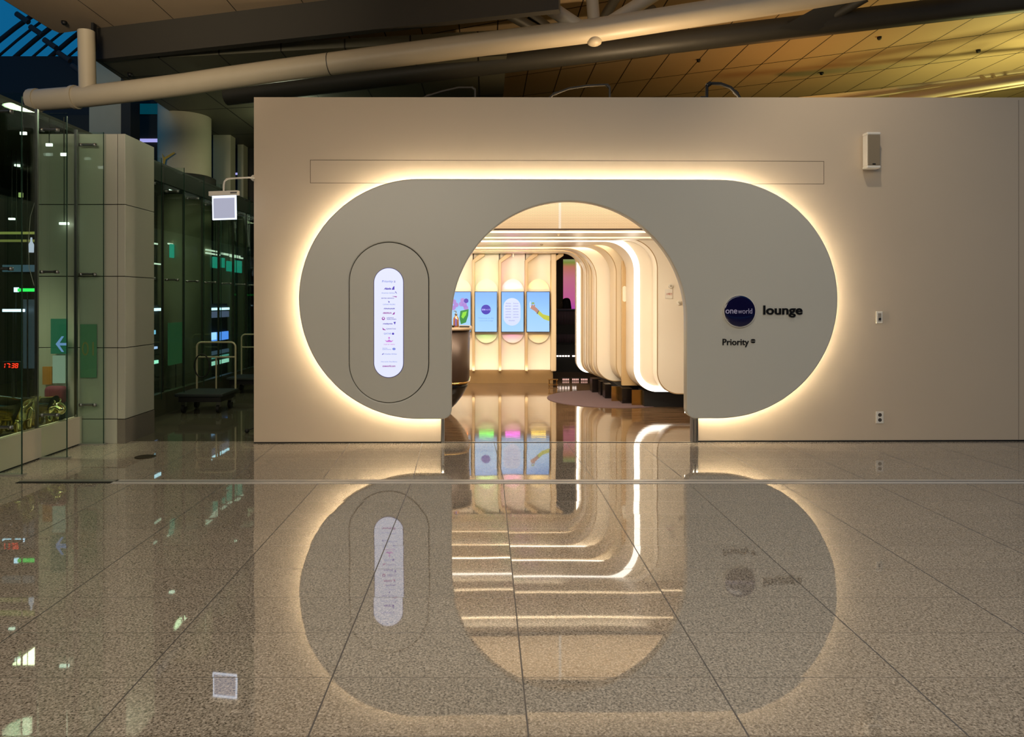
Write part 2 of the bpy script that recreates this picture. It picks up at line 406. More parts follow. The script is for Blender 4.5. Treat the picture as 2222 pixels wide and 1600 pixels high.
# ================================================================== THE SETTING
# floors
struct(slab('floor', [(-4.6, -6, -.1), (16, -6, -.1), (16, 7.95, -.1), (-4.6, 7.95, -.1)], .1, M['floor']))
struct(slab('floor', [(-4.6, 7.95, -.1), (-2.6, 7.95, -.1), (-2.6, 30, -.1), (-4.6, 30, -.1)], .1, mat('dark polished aisle floor', '5E5A4C', .05, ior=1.7, var=.1, scale=60)))
struct(slab('floor', [(-12, -6, -.1), (-4.6, -6, -.1), (-4.6, 30, -.1), (-12, 30, -.1)], .1, M['shopfloor']))
struct(slab('floor', [(-2.6, 7.95, -.1), (16, 7.95, -.1), (16, 30, -.1), (-2.6, 30, -.1)], .1, M['lfloor']))
# front wall with its opening
L, T = wp(551, 211); _, B = wp(551, 962)
R = wp(2222, 212)[0]+2.5; TR = wp(2222, 212)[1]
OL, OR, OT = wp(957, 960)[0], wp(1515, 960)[0], wp(1200, 425)[1]+.02
struct(plate('wall_front', [[(L, 0), (OL, 0), (OL, OT), (OR, OT), (OR, 0), (R, 0), (R, TR+.01), (L, T)]], M['plaster'], WM, -.10, 0))
struct(plate('baseboard_front', [rect(L, .001, OL, .014)], M['seam'], WM, 0, .006))
struct(plate('baseboard_front', [rect(OR, .001, R, .017)], M['seam'], WM, 0, .006))
# recessed access strip in the wall, behind the top of the portal
a0, a1 = wp(673, 347), wp(1788, 400)
tw = .0045
struct(plate('trim_1', [rect(a0[0], a1[1], a1[0], a0[1]), rect(a0[0]+tw, a1[1]+tw, a1[0]-tw, a0[1]-tw)], mat('shadow gap', '5C4C3A', .8), WM, 0, .0012))
struct(plate('trim_2', [rect(wp(2210, 0)[0], .02, wp(2210, 0)[0]+.004, T)], mat('wall joint', '6E5F4E', .8), WM, 0, .0008))
# metal jambs of the opening
for nme, x0, x1 in (('trim_3', 958, 964), ('trim_4', 1502, 1506), ('trim_4', 1509, 1514)):
    struct(plate(nme, [rect(wp(x0, 0, 0)[0], 0, wp(x1, 0, 0)[0], OT)], M['steel'], WM, -.085, .02, bevel=.004))
# threshold line and floor track
struct(box('trim_5', OL, OR, 7.86, 7.895, -.001, .0015, M['seam']))
yt = 6.17
struct(box('trim_6', G(250, 1045).x, 9.5, yt-.062, yt+.062, .0005, .004, mat('pale track metal', 'D2CEC6', .35, metal=.25)))
struct(box('trim_7', G(250, 1045).x, 9.5, yt-.006, yt+.006, .004, .0065, M['steel']))
struct(box('trim_8', G(36, 1048).x, G(248, 1048).x, yt-.05, yt-.0, .0004, .0025, M['black']))
struct(box('trim_9', G(36, 1048).x, G(248, 1048).x, yt+.002, yt+.06, .0004, .004, M['alu']))

# ---- lounge box (roof and side walls; hidden behind the wall)
struct(box('ceiling', -2.5, 12.0, 8.02, 19.6, 3.0, 3.1, M['dark']))
struct(box('wall_left', -2.5, -2.42, 8.02, 19.6, 0, 3.0, M['cream']))
struct(box('wall_right', 4.3, 4.38, 8.02, 19.6, 0, 3.0, M['cream']))
struct(box('wall_back', -2.5, 4.38, 19.6, 19.7, 0, 3.0, M['dark']))
# ---- roof over the hall
UP = 5.42
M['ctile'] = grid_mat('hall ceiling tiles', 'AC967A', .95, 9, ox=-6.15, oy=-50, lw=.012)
e1, e2, e3 = P(130, 72, F*(UP-H)/580), P(205, 62, F*(UP-H)/590), P(710, 0, F*(UP-H)/652)
dr = (e3-e2).normalized(); e4 = e2+dr*6.6
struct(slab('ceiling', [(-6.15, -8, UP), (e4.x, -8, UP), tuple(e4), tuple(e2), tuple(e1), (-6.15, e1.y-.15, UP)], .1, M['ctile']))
# dark fascia under it and lower soffit
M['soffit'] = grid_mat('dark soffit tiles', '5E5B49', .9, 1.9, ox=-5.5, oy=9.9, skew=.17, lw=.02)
f0, f1 = Vector((e2.x+.0, e2.y, 0)), Vector((e4.x, e4.y, 0))
bm = bmesh.new(); nn = Vector((-dr.y, dr.x, 0))*.12
for z0, z1 in ((4.98, UP+.5),):
    vs = [bm.verts.new((p.x+q.x, p.y+q.y, z)) for z in (z0, z1) for p, q in ((f0, Vector()), (f1, Vector()), (f1, nn), (f0, nn))]
    for f in ((0, 1, 2, 3), (4, 5, 6, 7), (0, 1, 5, 4), (1, 2, 6, 5), (2, 3, 7, 6), (3, 0, 4, 7)): bm.faces.new([vs[i] for i in f])
bmesh.ops.recalc_face_normals(bm, faces=bm.faces)
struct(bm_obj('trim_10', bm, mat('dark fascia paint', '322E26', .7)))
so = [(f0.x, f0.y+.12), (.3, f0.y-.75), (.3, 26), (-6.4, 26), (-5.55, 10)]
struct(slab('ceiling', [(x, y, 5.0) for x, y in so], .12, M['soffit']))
g0 = P(218, 66, 9.9)
struct(box('trim_11', g0.x, g0.x+.035, 9.66, 9.74, 5.02, 5.38, M['black']))
# high ceiling above and beyond the lounge
M['hightile'] = grid_mat('high ceiling panels', 'B29B78', .62, 1.45, ox=.2, oy=14.2, skew=.47, lw=.018)
struct(slab('ceiling', [(-5.6, 9.3, 6.0), (-5.6, 8.5, 6.0), (20, 5.0, 6.0), (20, 26, 6.0), (-5.6, 26, 6.0)], .1, M['hightile']))
# far end walls
struct(box('wall_back', -12, 20, 26, 26.2, 0, 6.2, M['darkblue']))
struct(box('wall_right', 16, 16.2, -6, 26, 0, 6.0, M['dark']))
struct(box('wall_far', -40, 40, -8.2, -8, 0, 8, M['dark']))
struct(box('wall_far', -12.1, -12, -8, 8.9, 0, 5.0, M['shopdark']))

# ---- glass roof beyond the hall, over the dusk sky (top left)
groof = empty('glass_roof', P(90, 120, 17), 'curved glazed roof of dark steel ribs with blue dusk sky behind, top left', 'roof')
for i in range(9):
    x0 = -40+i*38
    pts = [P(x0+t*330, 128-t*128*(1.15)+26*math.sin(t*PI)*-1, 16+t*0) for t in [j/10 for j in range(11)]]
    pts = [P(x0-60+330*t, 175-210*math.sin(t*PI/2.2), 16.5-t*1.5) for t in [j/10 for j in range(11)]]
    tube('rib', pts, .028 if i % 2 else .05, M['darkblue'], groof)
for j in range(5):
    a_, b_ = P(10+j*29, 10+j*26, 15.9), P(46+j*29, 38+j*26, 15.6)
    tube('bracket', [P(36+j*30, 30+j*28, 15.6), P(62+j*30, 48+j*28, 15.6)], .06, mat('dusky steel', '3A3230', .6), groof)
struct(box('trim_12', -13, -4.2, 16.0, 16.3, P(0, 215, 16).z-.4, P(0, 122, 16).z, M['darkblue']))
struct(box('trim_12', -13, -4.6, 15.9, 16.4, 2.6, P(0, 214, 16).z-.4, M['dark']))

# ---- columns behind the shop front
def column_round(px0, px1, py0, Y, top, name, label):
    xc = (px0+px1)/2; r = (px1-px0)/2/F*Y; c = P(xc, 600, Y); 
    z1 = P(xc, top, Y).z
    t = empty(name, (c.x, Y, 0), label, 'column')
    lathe('shaft', [(r, 0), (r, z1)], (c.x, Y, 0), M['conc'], t, 48)
    lathe('collar', [(r*1.02, P(0, 400, Y).z-.2), (r*1.18, P(0, 400, Y).z-.12), (r*1.18, P(0, 388, Y).z), (r*1.02, P(0, 384, Y).z)], (c.x, Y, 0), M['dark'], t, 40)
    return t
rc = column_round(347, 455, 225, 13.2, 120, 'round_column', 'thick round olive grey column with a small yellow check mark')
c0 = pp(355, 335, 13.2)
def ray(px, py, Y): return pp(px, py, Y)
mk = [ray(352, 333, 12.66), ray(357, 342, 12.66), ray(378, 330, 12.66), ray(380, 333, 12.66), ray(360, 346, 12.66), ray(358, 356, 12.66), ray(354, 356, 12.66), ray(354, 344, 12.66)]
plate('check_mark', [mk], mat('yellow tape', 'B29A38', .6), plane(12.66), 0, .01, rc)
def column_box(px0, px1, Y, d, top, label, m=M['conc']):
    a_, b_ = (px0-CX)/F*Y, (px1-CX)/F*Y
    o = box('square_column', a_, b_, Y, Y+d, 0, P(0, top, Y).z, m, bev=.01)
    return tag(o, label, 'column')
column_box(193, 263, 14.5, .12, 40, 'broad pale square column left of the round column, under the truss pipe')
column_box(262, 283, 14.3, .4, 40, 'narrow dark post beside the broad pale square column', M['dark'])
column_box(462, 500, 14.6, .3, 250, 'pale square column between round column and exit sign')
column_box(515, 528, 15.5, .3, 250, 'slim pale post above the arm of the exit sign')
o = box('light_strip', P(292, 305, 15.86).x, P(346, 305, 15.86).x, 15.86, 15.9, P(0, 308, 15.86).z, P(0, 301, 15.86).z, M['violetlit'])
tag(o, 'long violet light strip between square and round column', 'light')
o = box('light_strip', P(506, 305, 15.86).x, P(520, 305, 15.86).x, 15.86, 15.9, P(0, 379, 15.86).z, P(0, 375, 15.86).z, M['violetlit'])
tag(o, 'tiny violet light strip beside the slim pale post', 'light')
o = box('high_window', P(284, 305, 15.96).x, P(350, 305, 15.96).x, 15.96, 16.0, P(0, 247, 15.96).z, P(0, 225, 15.96).z, emit('dusk pane', (.0, .07, .10), .5))
tag(o, 'teal dusk window pane under the big pipe', 'window')

# ---- clad pillar at the left
pil = empty('clad_pillar', (P(173, 0, 7.82).x, 7.82, 0), 'broad pillar clad in grey panels on a granite base, left of the lounge wall', 'pillar')
px0, pxm, px1, pt = P(75, 0, 7.82).x, P(255, 0, 7.82).x, P(272, 0, 7.82).x, P(0, 290, 7.82).z
zs = [pt] + [P(0, y, 7.82).z for y in (444, 600, 755, 910)]
for i in range(4):
    box('cladding_panel', px0, pxm-.004, 7.82, 8.5, zs[i+1]+.004, zs[i]-.004, M['clad'], pil, bev=.003)
    box('corner_panel', pxm+.004, px1, 7.815, 8.5, zs[i+1]+.004, zs[i]-.004, M['clad'], pil, bev=.003)
box('cladding_panel', px0, pxm-.004, 7.82, 8.5, .0, zs[4]-.004, M['clad'], pil, bev=.003)
box('granite_base', pxm+.002, px1+.004, 7.81, 8.5, 0, zs[4]-.004, M['granite'], pil)
box('core', px0+.01, px1-.008, 7.83, 8.49, 0.01, pt-.01, M['seam'], pil)

# ---- shop front: low wall, glass panes with fins
XF = -4.45
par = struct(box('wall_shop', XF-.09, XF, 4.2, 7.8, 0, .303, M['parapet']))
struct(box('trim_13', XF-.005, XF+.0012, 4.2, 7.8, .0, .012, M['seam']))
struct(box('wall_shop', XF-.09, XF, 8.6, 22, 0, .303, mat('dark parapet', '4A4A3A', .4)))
fins = [5.71, 6.40, 7.09, 7.77, 9.16, 9.85, 10.54, 11.23, 11.92, 12.61, 13.30, 13.99, 14.7]
ZT = 3.46
for i, y in enumerate(fins):
    nxt = fins[i+1] if i+1 < len(fins) else 22
    wn = bpy.data.objects.new('window_%d' % (i+1), None); C.objects.link(wn); wn.location = (XF, y, .303); wn['kind'] = 'structure'
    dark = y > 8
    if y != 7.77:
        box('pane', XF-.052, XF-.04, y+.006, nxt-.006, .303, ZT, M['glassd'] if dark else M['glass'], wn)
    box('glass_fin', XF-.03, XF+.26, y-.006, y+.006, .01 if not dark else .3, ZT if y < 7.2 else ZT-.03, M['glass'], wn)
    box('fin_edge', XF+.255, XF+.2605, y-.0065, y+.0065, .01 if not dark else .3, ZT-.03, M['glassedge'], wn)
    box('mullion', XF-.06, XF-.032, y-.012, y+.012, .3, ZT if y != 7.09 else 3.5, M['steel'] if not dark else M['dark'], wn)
    if not dark:
        box('base_channel', XF-.03, XF+.28, y-.035, y+.035, .0, .012, M['alu'], wn)
    for z in ((.44, 1.87, 3.29) if not dark else (1.87, 3.1)):
        f = tube('spider_fitting', [(XF+.01, y-.02, z), (XF+.16, y-.02, z)], .014, M['steel'], wn)
        lathe('bolt', [(.0, -.02), (.022, -.018), (.022, .012), (.0, .016)], (XF+.17, y-.02, z), M['steel'], f, 12)
        lathe('bolt', [(.0, -.02), (.022, -.018), (.022, .012), (.0, .016)], (XF+.02, y-.02, z), M['steel'], f, 12)
# fascia over the far panes and shop ceiling
struct(box('trim_14', XF-.2, XF-.02, 8.55, 22, ZT-.24, ZT-.02, M['dark']))
struct(slab('ceiling', [(-11.9, 2, 3.5), (XF-.25, 2, 3.5), (XF-.25, 22, 3.5), (-11.9, 22, 3.5)], .08, M['shopdark']))
struct(box('wall_shop', -9.2, -9.1, -2, 22, 0, 3.5, M['shopdark']))
struct(box('wall_shop', -9.1, XF-.3, 22, 22.1, 0, 3.5, M['shopdark']))

# ================================================================== PORTAL
VF = .24                                            # front face stands this far off the wall
def f_(px, py): return wp(px, py, VF)
def base(px, v): return wp(px, 960, v)[0]
portal = empty('entrance_portal', (f_(1233, 912)[0], 7.6, f_(0, 912)[1]), 'wide grey cream entrance surround with round ends, arch opening and glowing edge', 'portal')
xl, xr = f_(648, 0)[0], f_(1818, 0)[0]; yt_, yb = f_(0, 386)[1], f_(0, 912)[1]
r = (yt_-yb)/2; cyy = (yt_+yb)/2
il, ir = f_(980, 0)[0], f_(1490, 0)[0]; rc_ = .10
ra = (ir-il)/2; acx = (il+ir)/2; atop = f_(0, 434)[1]; acy = atop-ra
outer = (arc(xl+r, cyy, r, 90, 270, 48) + [(il-rc_, yb)] + arc(il-rc_, yb+rc_, rc_, -90, 0, 8)
         + arc(acx, acy, ra, 180, 0, 64) + arc(ir+rc_, yb+rc_, rc_, 180, 270, 8) + arc(xr-r, cyy, r, -90, 90, 48))
h0, h1 = f_(757, 525), f_(931, 875)
hole = stadium(h0[0], h1[0], h1[1], h0[1], 32)
plate('shell', [outer, hole], M['shell'], WM, .12, VF, portal, bevel=.012)
g = .0075
hat = plate('access_panel', [stadium(h0[0]+g, h1[0]-g, h1[1]+g, h0[1]-g, 32)], M['shell'], WM, .13, VF-.001, portal, bevel=.004)
plate('back_plate', [stadium(h0[0]-.05, h1[0]+.05, h1[1]-.05, h0[1]+.05, 32)], M['seam'], WM, .118, .124, portal)
# LED line round the back of the shell
def inset_path(d):
    p = [(il-.02, yb+d)] + arc(xl+r, cyy, r-d, 270, 90, 60) + arc(xr-r, cyy, r-d, 90, -90, 60) + [(ir+.02, yb+d)]
    return p
pw = [tuple(WM @ Vector((p[0], p[1], .105))) for p in inset_path(.045)]
tube('led_strip', pw, .007, M['led'], portal)
pw = [tuple(WM @ Vector((p[0], p[1], .112))) for p in inset_path(.045)]
tube('led_channel', pw, .010, M['alu'], portal)

for px_, py_ in ((760, 470), (720, 650), (780, 830), (930, 860), (1110, 410), (1380, 410), (1700, 470), (1745, 650), (1690, 830), (1540, 860)):
    q = f_(px_, py_); bm = bmesh.new(); addbox(bm, q[0]-.02, q[0]+.02, q[1]-.02, q[1]+.02, .002, .122); bm_obj('standoff', bm, M['steel'], portal, False, WM)
# directory light box on the portal
s0, s1 = f_(811, 581), f_(876, 820)
ds = empty('directory_sign', WM @ Vector(((s0[0]+s1[0])/2, s1[1], VF)), 'tall pill shaped lit sign listing airline names on the left side of the portal', 'sign')
plate('rim', [stadium(s0[0], s1[0], s1[1], s0[1], 32)], mat('violet edge', '5A58A8', .4), WM, VF+.0003, VF+.004, ds)
plate('lit_face', [stadium(s0[0]+.006, s1[0]-.006, s1[1]+.006, s0[1]-.006, 32)], M['pill'], WM, VF+.003, VF+.006, ds)
def dt(body, x0, x1, y, hpx, m, sh=0, bold=0):
    a_ = f_(x0, y+hpx/2); b_ = f_(x1, y-hpx/2)
    return text('lettering', body, a_[0], b_[0], a_[1], b_[1], M[m], WM, VF+.0062, VF+.0072, ds, bold+.012, sh)
def dm(loops, m):
    plate('emblem', [[f_(*p) for p in lp] for lp in loops], M[m], WM, VF+.0062, VF+.0072, ds)
dt('Priority', 829, 853, 611.5, 6, 'bluep', .1); dm([rect(855, 610, 858, 611)], 'violet'); dm([rect(855, 612, 858, 613)], 'violet')
dt('Alaska', 833, 849, 626.5, 4.6, 'violet', .4, .03); dm([[(850, 629), (853, 623), (856, 621), (856, 629)]], 'violet')
dt('American Airlines', 828, 857, 636, 2.6, 'bluep'); dm([[(857, 633), (860, 637), (861.5, 637.5), (859, 633)]], 'violet')
dt('BRITISH AIRWAYS', 828, 855, 647.5, 2.6, 'violet'); dm([[(850, 643), (861, 643.4), (861, 645.6), (858, 645)]], 'magenta')
dm([[(842, 653), (846, 655), (844, 658), (843, 655)]], 'violet'); dt('CATHAY PACIFIC', 831, 858, 661, 2.6, 'bluep')
dt('FINNAIR', 833, 857, 670, 2.8, 'violet', .2, .02)
dt('IBERIA', 831, 850, 679.5, 3.2, 'magenta', .2, .02); dm([[(851, 683), (856, 677.5), (857, 678), (856, 682.5)]], 'magenta')
dm([circle(832, 691.5, 3.4), circle(832, 691, 1.8)], 'magenta'); dt('JAPAN\nAIRLINES', 839, 860, 691.5, 5.5, 'violet')
dt('malaysia', 831, 852, 703, 3.8, 'violet', .2, .02); dm([[(854, 699), (859, 698.5), (857, 705)]], 'violet')
dm([[(830, 711), (833, 714), (837, 716), (837, 717), (831, 716)]], 'magenta'); dt('QANTAS', 838, 859, 714, 3, 'violet')
dt('QATAR', 833, 849, 724.5, 4.2, 'bluep'); dm([circle(853, 724.5, 2.4, 16)], 'violet')
dm([circle(844.5, 733.5, 2, 16)], 'pinkp'); dm([[(835, 738), (840, 740), (844.5, 737), (849, 740), (854, 738), (850, 742.5), (839, 742.5)]], 'pinkp')
dt('royal air maroc', 833, 857, 747.5, 3.6, 'pinkp')
dt('ROYAL\nJORDANIAN', 830, 849, 757.5, 5, 'bluep'); dm([circle(855, 757.5, 3.6, 20, 2.6)], 'bluep')
dm([[(828, 770), (833, 766), (832, 769.5)]], 'violet'); dt('SriLankan Airlines', 834, 861, 768.2, 2.8, 'bluep')
dt('One world. One alliance.', 827, 862, 785, 2.4, 'bluep')
dt('oneworld.com', 830, 858, 794.5, 4, 'magenta', .1, .02)

# round blue emblem, lounge lettering and priority lettering
lb = empty('round_logo_sign', WM @ Vector(f_(1603, 712)+(VF,)), 'round dark blue disc sign with pale lettering, right side of the portal', 'sign')
c_ = f_(1603.5, 675.5); rr = 35.5/F*7.63
def disc(name, rad, v0, v1, m, dome=0):
    bm = bmesh.new(); n = 64; ctr = Vector((c_[0], c_[1], 0)); rings = []
    prof = [(rad, v0), (rad, v1)] + [(rad*math.cos(a_*PI/2/8), v1+dome*math.sin(a_*PI/2/8)) for a_ in range(1, 8)] if dome else [(rad, v0), (rad, v1)]
    for rad_, v in prof: rings.append([bm.verts.new((ctr.x+rad_*math.cos(2*PI*i/n), ctr.y+rad_*math.sin(2*PI*i/n), v)) for i in range(n)])
    for p_, q_ in zip(rings, rings[1:]):
        for i in range(n): bm.faces.new((p_[i], p_[(i+1) % n], q_[(i+1) % n], q_[i]))
    bm.faces.new(rings[-1]); bm.faces.new(rings[0][::-1])
    return bm_obj(name, bm, m, lb, bool(dome), WM)
disc('rim', rr, VF, VF+.022, M['rim']); disc('face', rr-.009, VF+.02, VF+.026, M['navy'], .012)
a_, b_ = wp(1575, 681, .285), wp(1600, 672, .285)
text('lettering', 'one', a_[0], b_[0], a_[1], b_[1], M['letter'], WM, VF+.03, VF+.042, lb, .01)
a_, b_ = wp(1601.5, 681, .285), wp(1632.5, 669.8, .285)
text('lettering', 'world', a_[0], b_[0], a_[1], b_[1], M['letter'], WM, VF+.03, VF+.042, lb, -.008)
t = empty('lounge_lettering', WM @ Vector(f_(1697, 690)+(VF,)), 'black raised word reading lounge beside the round blue disc', 'lettering')
a_, b_ = f_(1655.5, 689), f_(1740, 663)
text('letters', 'lounge', a_[0], b_[0], a_[1], b_[1], M['ink'], WM, VF, VF+.018, t, .02)
t = empty('priority_lettering', WM @ Vector(f_(1600, 750)+(VF,)), 'small black raised word reading Priority with two short bars, below the blue disc', 'lettering')
a_, b_ = f_(1567.5, 753.5), f_(1624.5, 735.5)
text('letters', 'Priority', a_[0], b_[0], a_[1], b_[1], M['ink'], WM, VF, VF+.012, t, .008)
for y in (737.5, 742.8):
    plate('bar', [[f_(*q) for q in ([(1628.5, y+1.6), (1630, y-1), (1633.5, y-1.6), (1637, y-1), (1638.5, y+1.6)] if y < 740 else [(1628.5, y-1.6), (1638.5, y-1.6), (1637, y+1), (1633.5, y+1.8), (1630, y+1)])]], M['ink'], WM, VF, VF+.012, t)

# ================================================================== WALL FITTINGS
def lb_(px, py, v=0): q = wp(px, py, v); return q
sp = empty('wall_speaker', WM @ Vector(lb_(1898, 365)+(.05,)), 'slim beige column loudspeaker with white caps, high on the right of the wall', 'speaker')
x0, z1 = wp(1882, 286, .13); x1, z0 = wp(1912, 365, .13)
def wbox(name, x0, x1, z0, z1, v0, v1, m, parent, bev=0):
    bm = bmesh.new(); addbox(bm, x0, x1, z0, z1, v0, v1, bev, 3); return bm_obj(name, bm, m, parent, False, WM)
wbox('body', x0+.002, x1-.002, z0+.03, z1-.03, .03, .12, M['white'], sp, .008)
wbox('grille', x0+.008, x1-.008, z0+.032, z1-.032, .115, .127, M['grille'], sp, .006)
wbox('end_cap', x0-.002, x1+.002, z1-.032, z1, .028, .128, M['white'], sp, .012)
wbox('end_cap', x0-.002, x1+.002, z0, z0+.032, .028, .128, M['white'], sp, .012)
wbox('badge', (x0+x1)/2-.018, (x0+x1)/2+.018, z0+.04, z0+.052, .126, .129, M['ink'], sp)
wbox('bracket', x0+.04, x1-.04, z0+.15, z1-.15, 0, .035, M['steel'], sp)
def plate_thing(name, x0, y0, x1, y1, label, cat):
    t = empty(name, WM @ Vector(wp((x0+x1)/2, y1)+(0,)), label, cat)
    a_, b_ = wp(x0, y1, .01), wp(x1, y0, .01)
    wbox('cover_plate', a_[0], b_[0], a_[1], b_[1], 0, .011, M['white'], t, .004)
    return t, a_, b_
t, a_, b_ = plate_thing('wall_switch', 1901.5, 676, 1915.5, 702, 'white key switch plate at mid height on the right of the wall', 'switch')
wbox('inset', a_[0]+.018, b_[0]-.018, a_[1]+.02, b_[1]-.02, .01, .0125, mat('grey inset', '9C9488', .4), t, .001)
ck = ((a_[0]+b_[0])/2, a_[1]+.048)
plate('key_cylinder', [circle(ck[0], ck[1], .013, 24)], M['steel'], WM, .012, .020, t)
t, a_, b_ = plate_thing('wall_outlet', 1901, 893.5, 1917.5, 919.5, 'white double power socket near the floor on the right of the wall', 'socket')
for k_ in (.3, .72):
    cz = a_[1]+(b_[1]-a_[1])*k_; cx_ = (a_[0]+b_[0])/2
    s_ = plate('socket', [circle(cx_, cz, .021, 24)], mat('socket well', '4E4840', .5), WM, .0105, .0118, t)
    for dx in (-.009, .009): plate('pin_hole', [circle(cx_+dx, cz, .0035, 10)], M['ink'], WM, .0118, .0124, s_)
# hoses standing over the top edge of the wall
def hose(pts, r, label, v=-.14, m='dark'):
    t = empty('wall_top_hose', tuple(WM @ Vector(wp(*pts[0], v)+(v,))), label, 'hose')
    q = [tuple(WM @ Vector(wp(x, y, v)+(v,))) for x, y in pts]
    tube('pipe', q, r, M[m], t)
    for i in (1, len(q)-2):
        d = (Vector(q[i+1 if i == 1 else i-1])-Vector(q[i])).normalized()*.05
        tube('joint', [q[i], tuple(Vector(q[i])+d)], r*1.35, M[m], t)
    return t
M['hose'] = mat('dark flexible conduit', '3A362E', .5)
hose([(905, 222), (925, 209), (960, 198), (995, 190), (1024, 190), (1031, 195), (1031, 225)], .012, 'thin dark hose arching over the wall top, leftmost of three', m='hose')
hose([(1180, 225), (1200, 205), (1235, 192), (1275, 186), (1316, 184), (1323, 190), (1323, 225)], .014, 'grey hose arching over the wall top, middle of three', m='hose')
hose([(1533, 225), (1534, 186), (1541, 181), (1564, 182), (1585, 190), (1600, 205), (1612, 225)], .019, 'thick black ribbed hose arching over the wall top, rightmost of three', m='rubber')
t = WM @ Vector(wp(1526, 214, -.1)+(-.1,))
o = box('cable_box', t.x-.035, t.x+.035, t.y-.02, t.y+.02, t.z-.1, t.z+.02, M['rubber']); tag(o, 'small black box on the wall top beside the thick hose', 'box')

# exit sign on an arm from the wall end
es = empty('hanging_exit_sign', P(486, 476, 7.62), 'small square lit acrylic sign hanging from a white arm at the left wall end', 'sign')
Y = 7.62
arm = [tuple(WM @ Vector((L+.005, wp(551, 385)[1], -.05)))] + [tuple(P(x, y, 7.7)) for x, y in ((540, 385.5), (500, 387.5))] + [tuple(P(x, y, Y)) for x, y in ((492, 389), (487, 394), (485.5, 402), (485.5, 417))]
tube('arm', arm, .010, M['white'], es)
q = WM @ Vector((L, wp(551, 385)[1], -.05)); lathe('wall_flange', [(0, 0), (.035, 0), (.035, .03), (.015, .05), (0, .05)], (0, 0, 0), M['white'], es, 20).matrix_local = parent_world(es).inverted() @ Matrix.Translation(q) @ Matrix.Rotation(-PI/2, 4, 'Y')
rot = Matrix.Translation(P(486.5, 420, Y)) @ Matrix.Rotation(math.radians(-7), 4, 'Z') @ Matrix.Rotation(math.radians(-1), 4, 'Y')
s_ = Y/F
bm = bmesh.new(); addbox(bm, -33*s_, 33*s_, -.03, .03, -5*s_, 5*s_, .004); hz = bm_obj('housing', bm, M['white'], es, False, rot)
bm = bmesh.new(); addbox(bm, 17*s_, 32*s_, -.032, -.029, -1.5*s_, 1.5*s_); bm_obj('maker_plate', bm, mat('grey print', '5A5658', .5), hz, False, rot)
bm = bmesh.new(); addbox(bm, -25*s_, 25*s_, -.008, .008, -54*s_, -6*s_); bm_obj('lit_panel', bm, M['signface'], es, False, rot)
bm = bmesh.new()
for q in ((-27, 27, -10, -5), (-27, 27, -57, -54), (-27, -24.5, -57, -5), (24.5, 27, -57, -5)): addbox(bm, q[0]*s_, q[1]*s_, -.0095, .0095, q[2]*s_, q[3]*s_)
bm_obj('lit_edge', bm, M['signedge'], es, False, rot)

# ================================================================== ROOF TRUSSES
def pipe_between(name, a_, b_, r, m, parent): return tube(name, [tuple(a_.lerp(b_, i/4)) for i in range(5)], r, m, parent)
def yc(px): return 9.6-(px-75)/1785*1.45
CH = [(20, 220), (75, 218), (190, 209), (300, 196), (400, 183), (500, 168), (600, 154), (800, 128), (1000, 102), (1290, 66), (1500, 33), (1700, 2), (1860, -25), (2100, -70)]
def cpt(px):
    for (xa, ya), (xb, yb2) in zip(CH, CH[1:]):
        if xa <= px <= xb: return P(px, ya+(yb2-ya)*(px-xa)/(xb-xa), yc(px))
Bq = cpt(1290); RP = .142
tr = empty('front_roof_truss', Bq, 'big pale tubular truss crossing the top of the picture with struts at one joint', 'truss')
tube('chord', [tuple(P(x, y, yc(x))) for x, y in CH[1:]], RP, M['pipe'], tr)
for px_, rr_, ln in ((76, 1.1, .10), (163, 1.12, .05)):
    q = cpt(px_); n_ = (cpt(px_+40)-cpt(px_)).normalized(); tube('flange', [tuple(q-n_*ln/2), tuple(q+n_*ln/2)], RP*rr_, M['pipe'], tr)
q = cpt(716); n_ = (cpt(760)-q).normalized(); tube('weld_ring', [tuple(q-n_*.006), tuple(q+n_*.006)], RP*1.012, M['pipe2'], tr)
tube('strut', [tuple(P(194, 205, 9.5)), tuple(P(190, 190, 9.5)), tuple(P(187, 68, 9.5))], .108, M['pipe'], tr)
tube('strut', [tuple(P(1258, 60, Bq.y)), tuple(P(1130, -25, Bq.y+.1))], .088, M['pipe'], tr)
tube('strut', [tuple(P(1290, 60, Bq.y)), tuple(P(1282, -40, Bq.y+.1))], .075, M['pipe'], tr)
tube('strut', [tuple(P(1310, 58, Bq.y)), tuple(P(1450, -30, Bq.y+.1))], .085, M['pipe'], tr)
q = Vector(Bq); lathe('joint_stub', [(0, -.19), (.05, -.183), (.08, -.165), (.092, -.13), (.094, 0)], (q.x, q.y, q.z), M['pipe'], tr, 24)
# darker chord behind
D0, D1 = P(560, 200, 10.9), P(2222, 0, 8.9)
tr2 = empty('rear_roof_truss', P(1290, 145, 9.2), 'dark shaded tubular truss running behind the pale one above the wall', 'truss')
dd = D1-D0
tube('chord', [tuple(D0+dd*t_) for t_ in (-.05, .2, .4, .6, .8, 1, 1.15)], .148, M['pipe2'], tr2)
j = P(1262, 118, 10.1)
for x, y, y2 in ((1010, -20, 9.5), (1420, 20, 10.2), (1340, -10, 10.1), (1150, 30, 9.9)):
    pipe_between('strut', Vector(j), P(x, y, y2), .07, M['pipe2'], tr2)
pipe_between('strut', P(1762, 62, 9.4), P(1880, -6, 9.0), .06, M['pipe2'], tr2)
quad('gusset_plate', [P(1690, 62, 9.25), P(1772, 68, 9.25), P(1880, -6, 9.1), P(1810, -6, 9.1)], M['pipe2'], tr2)
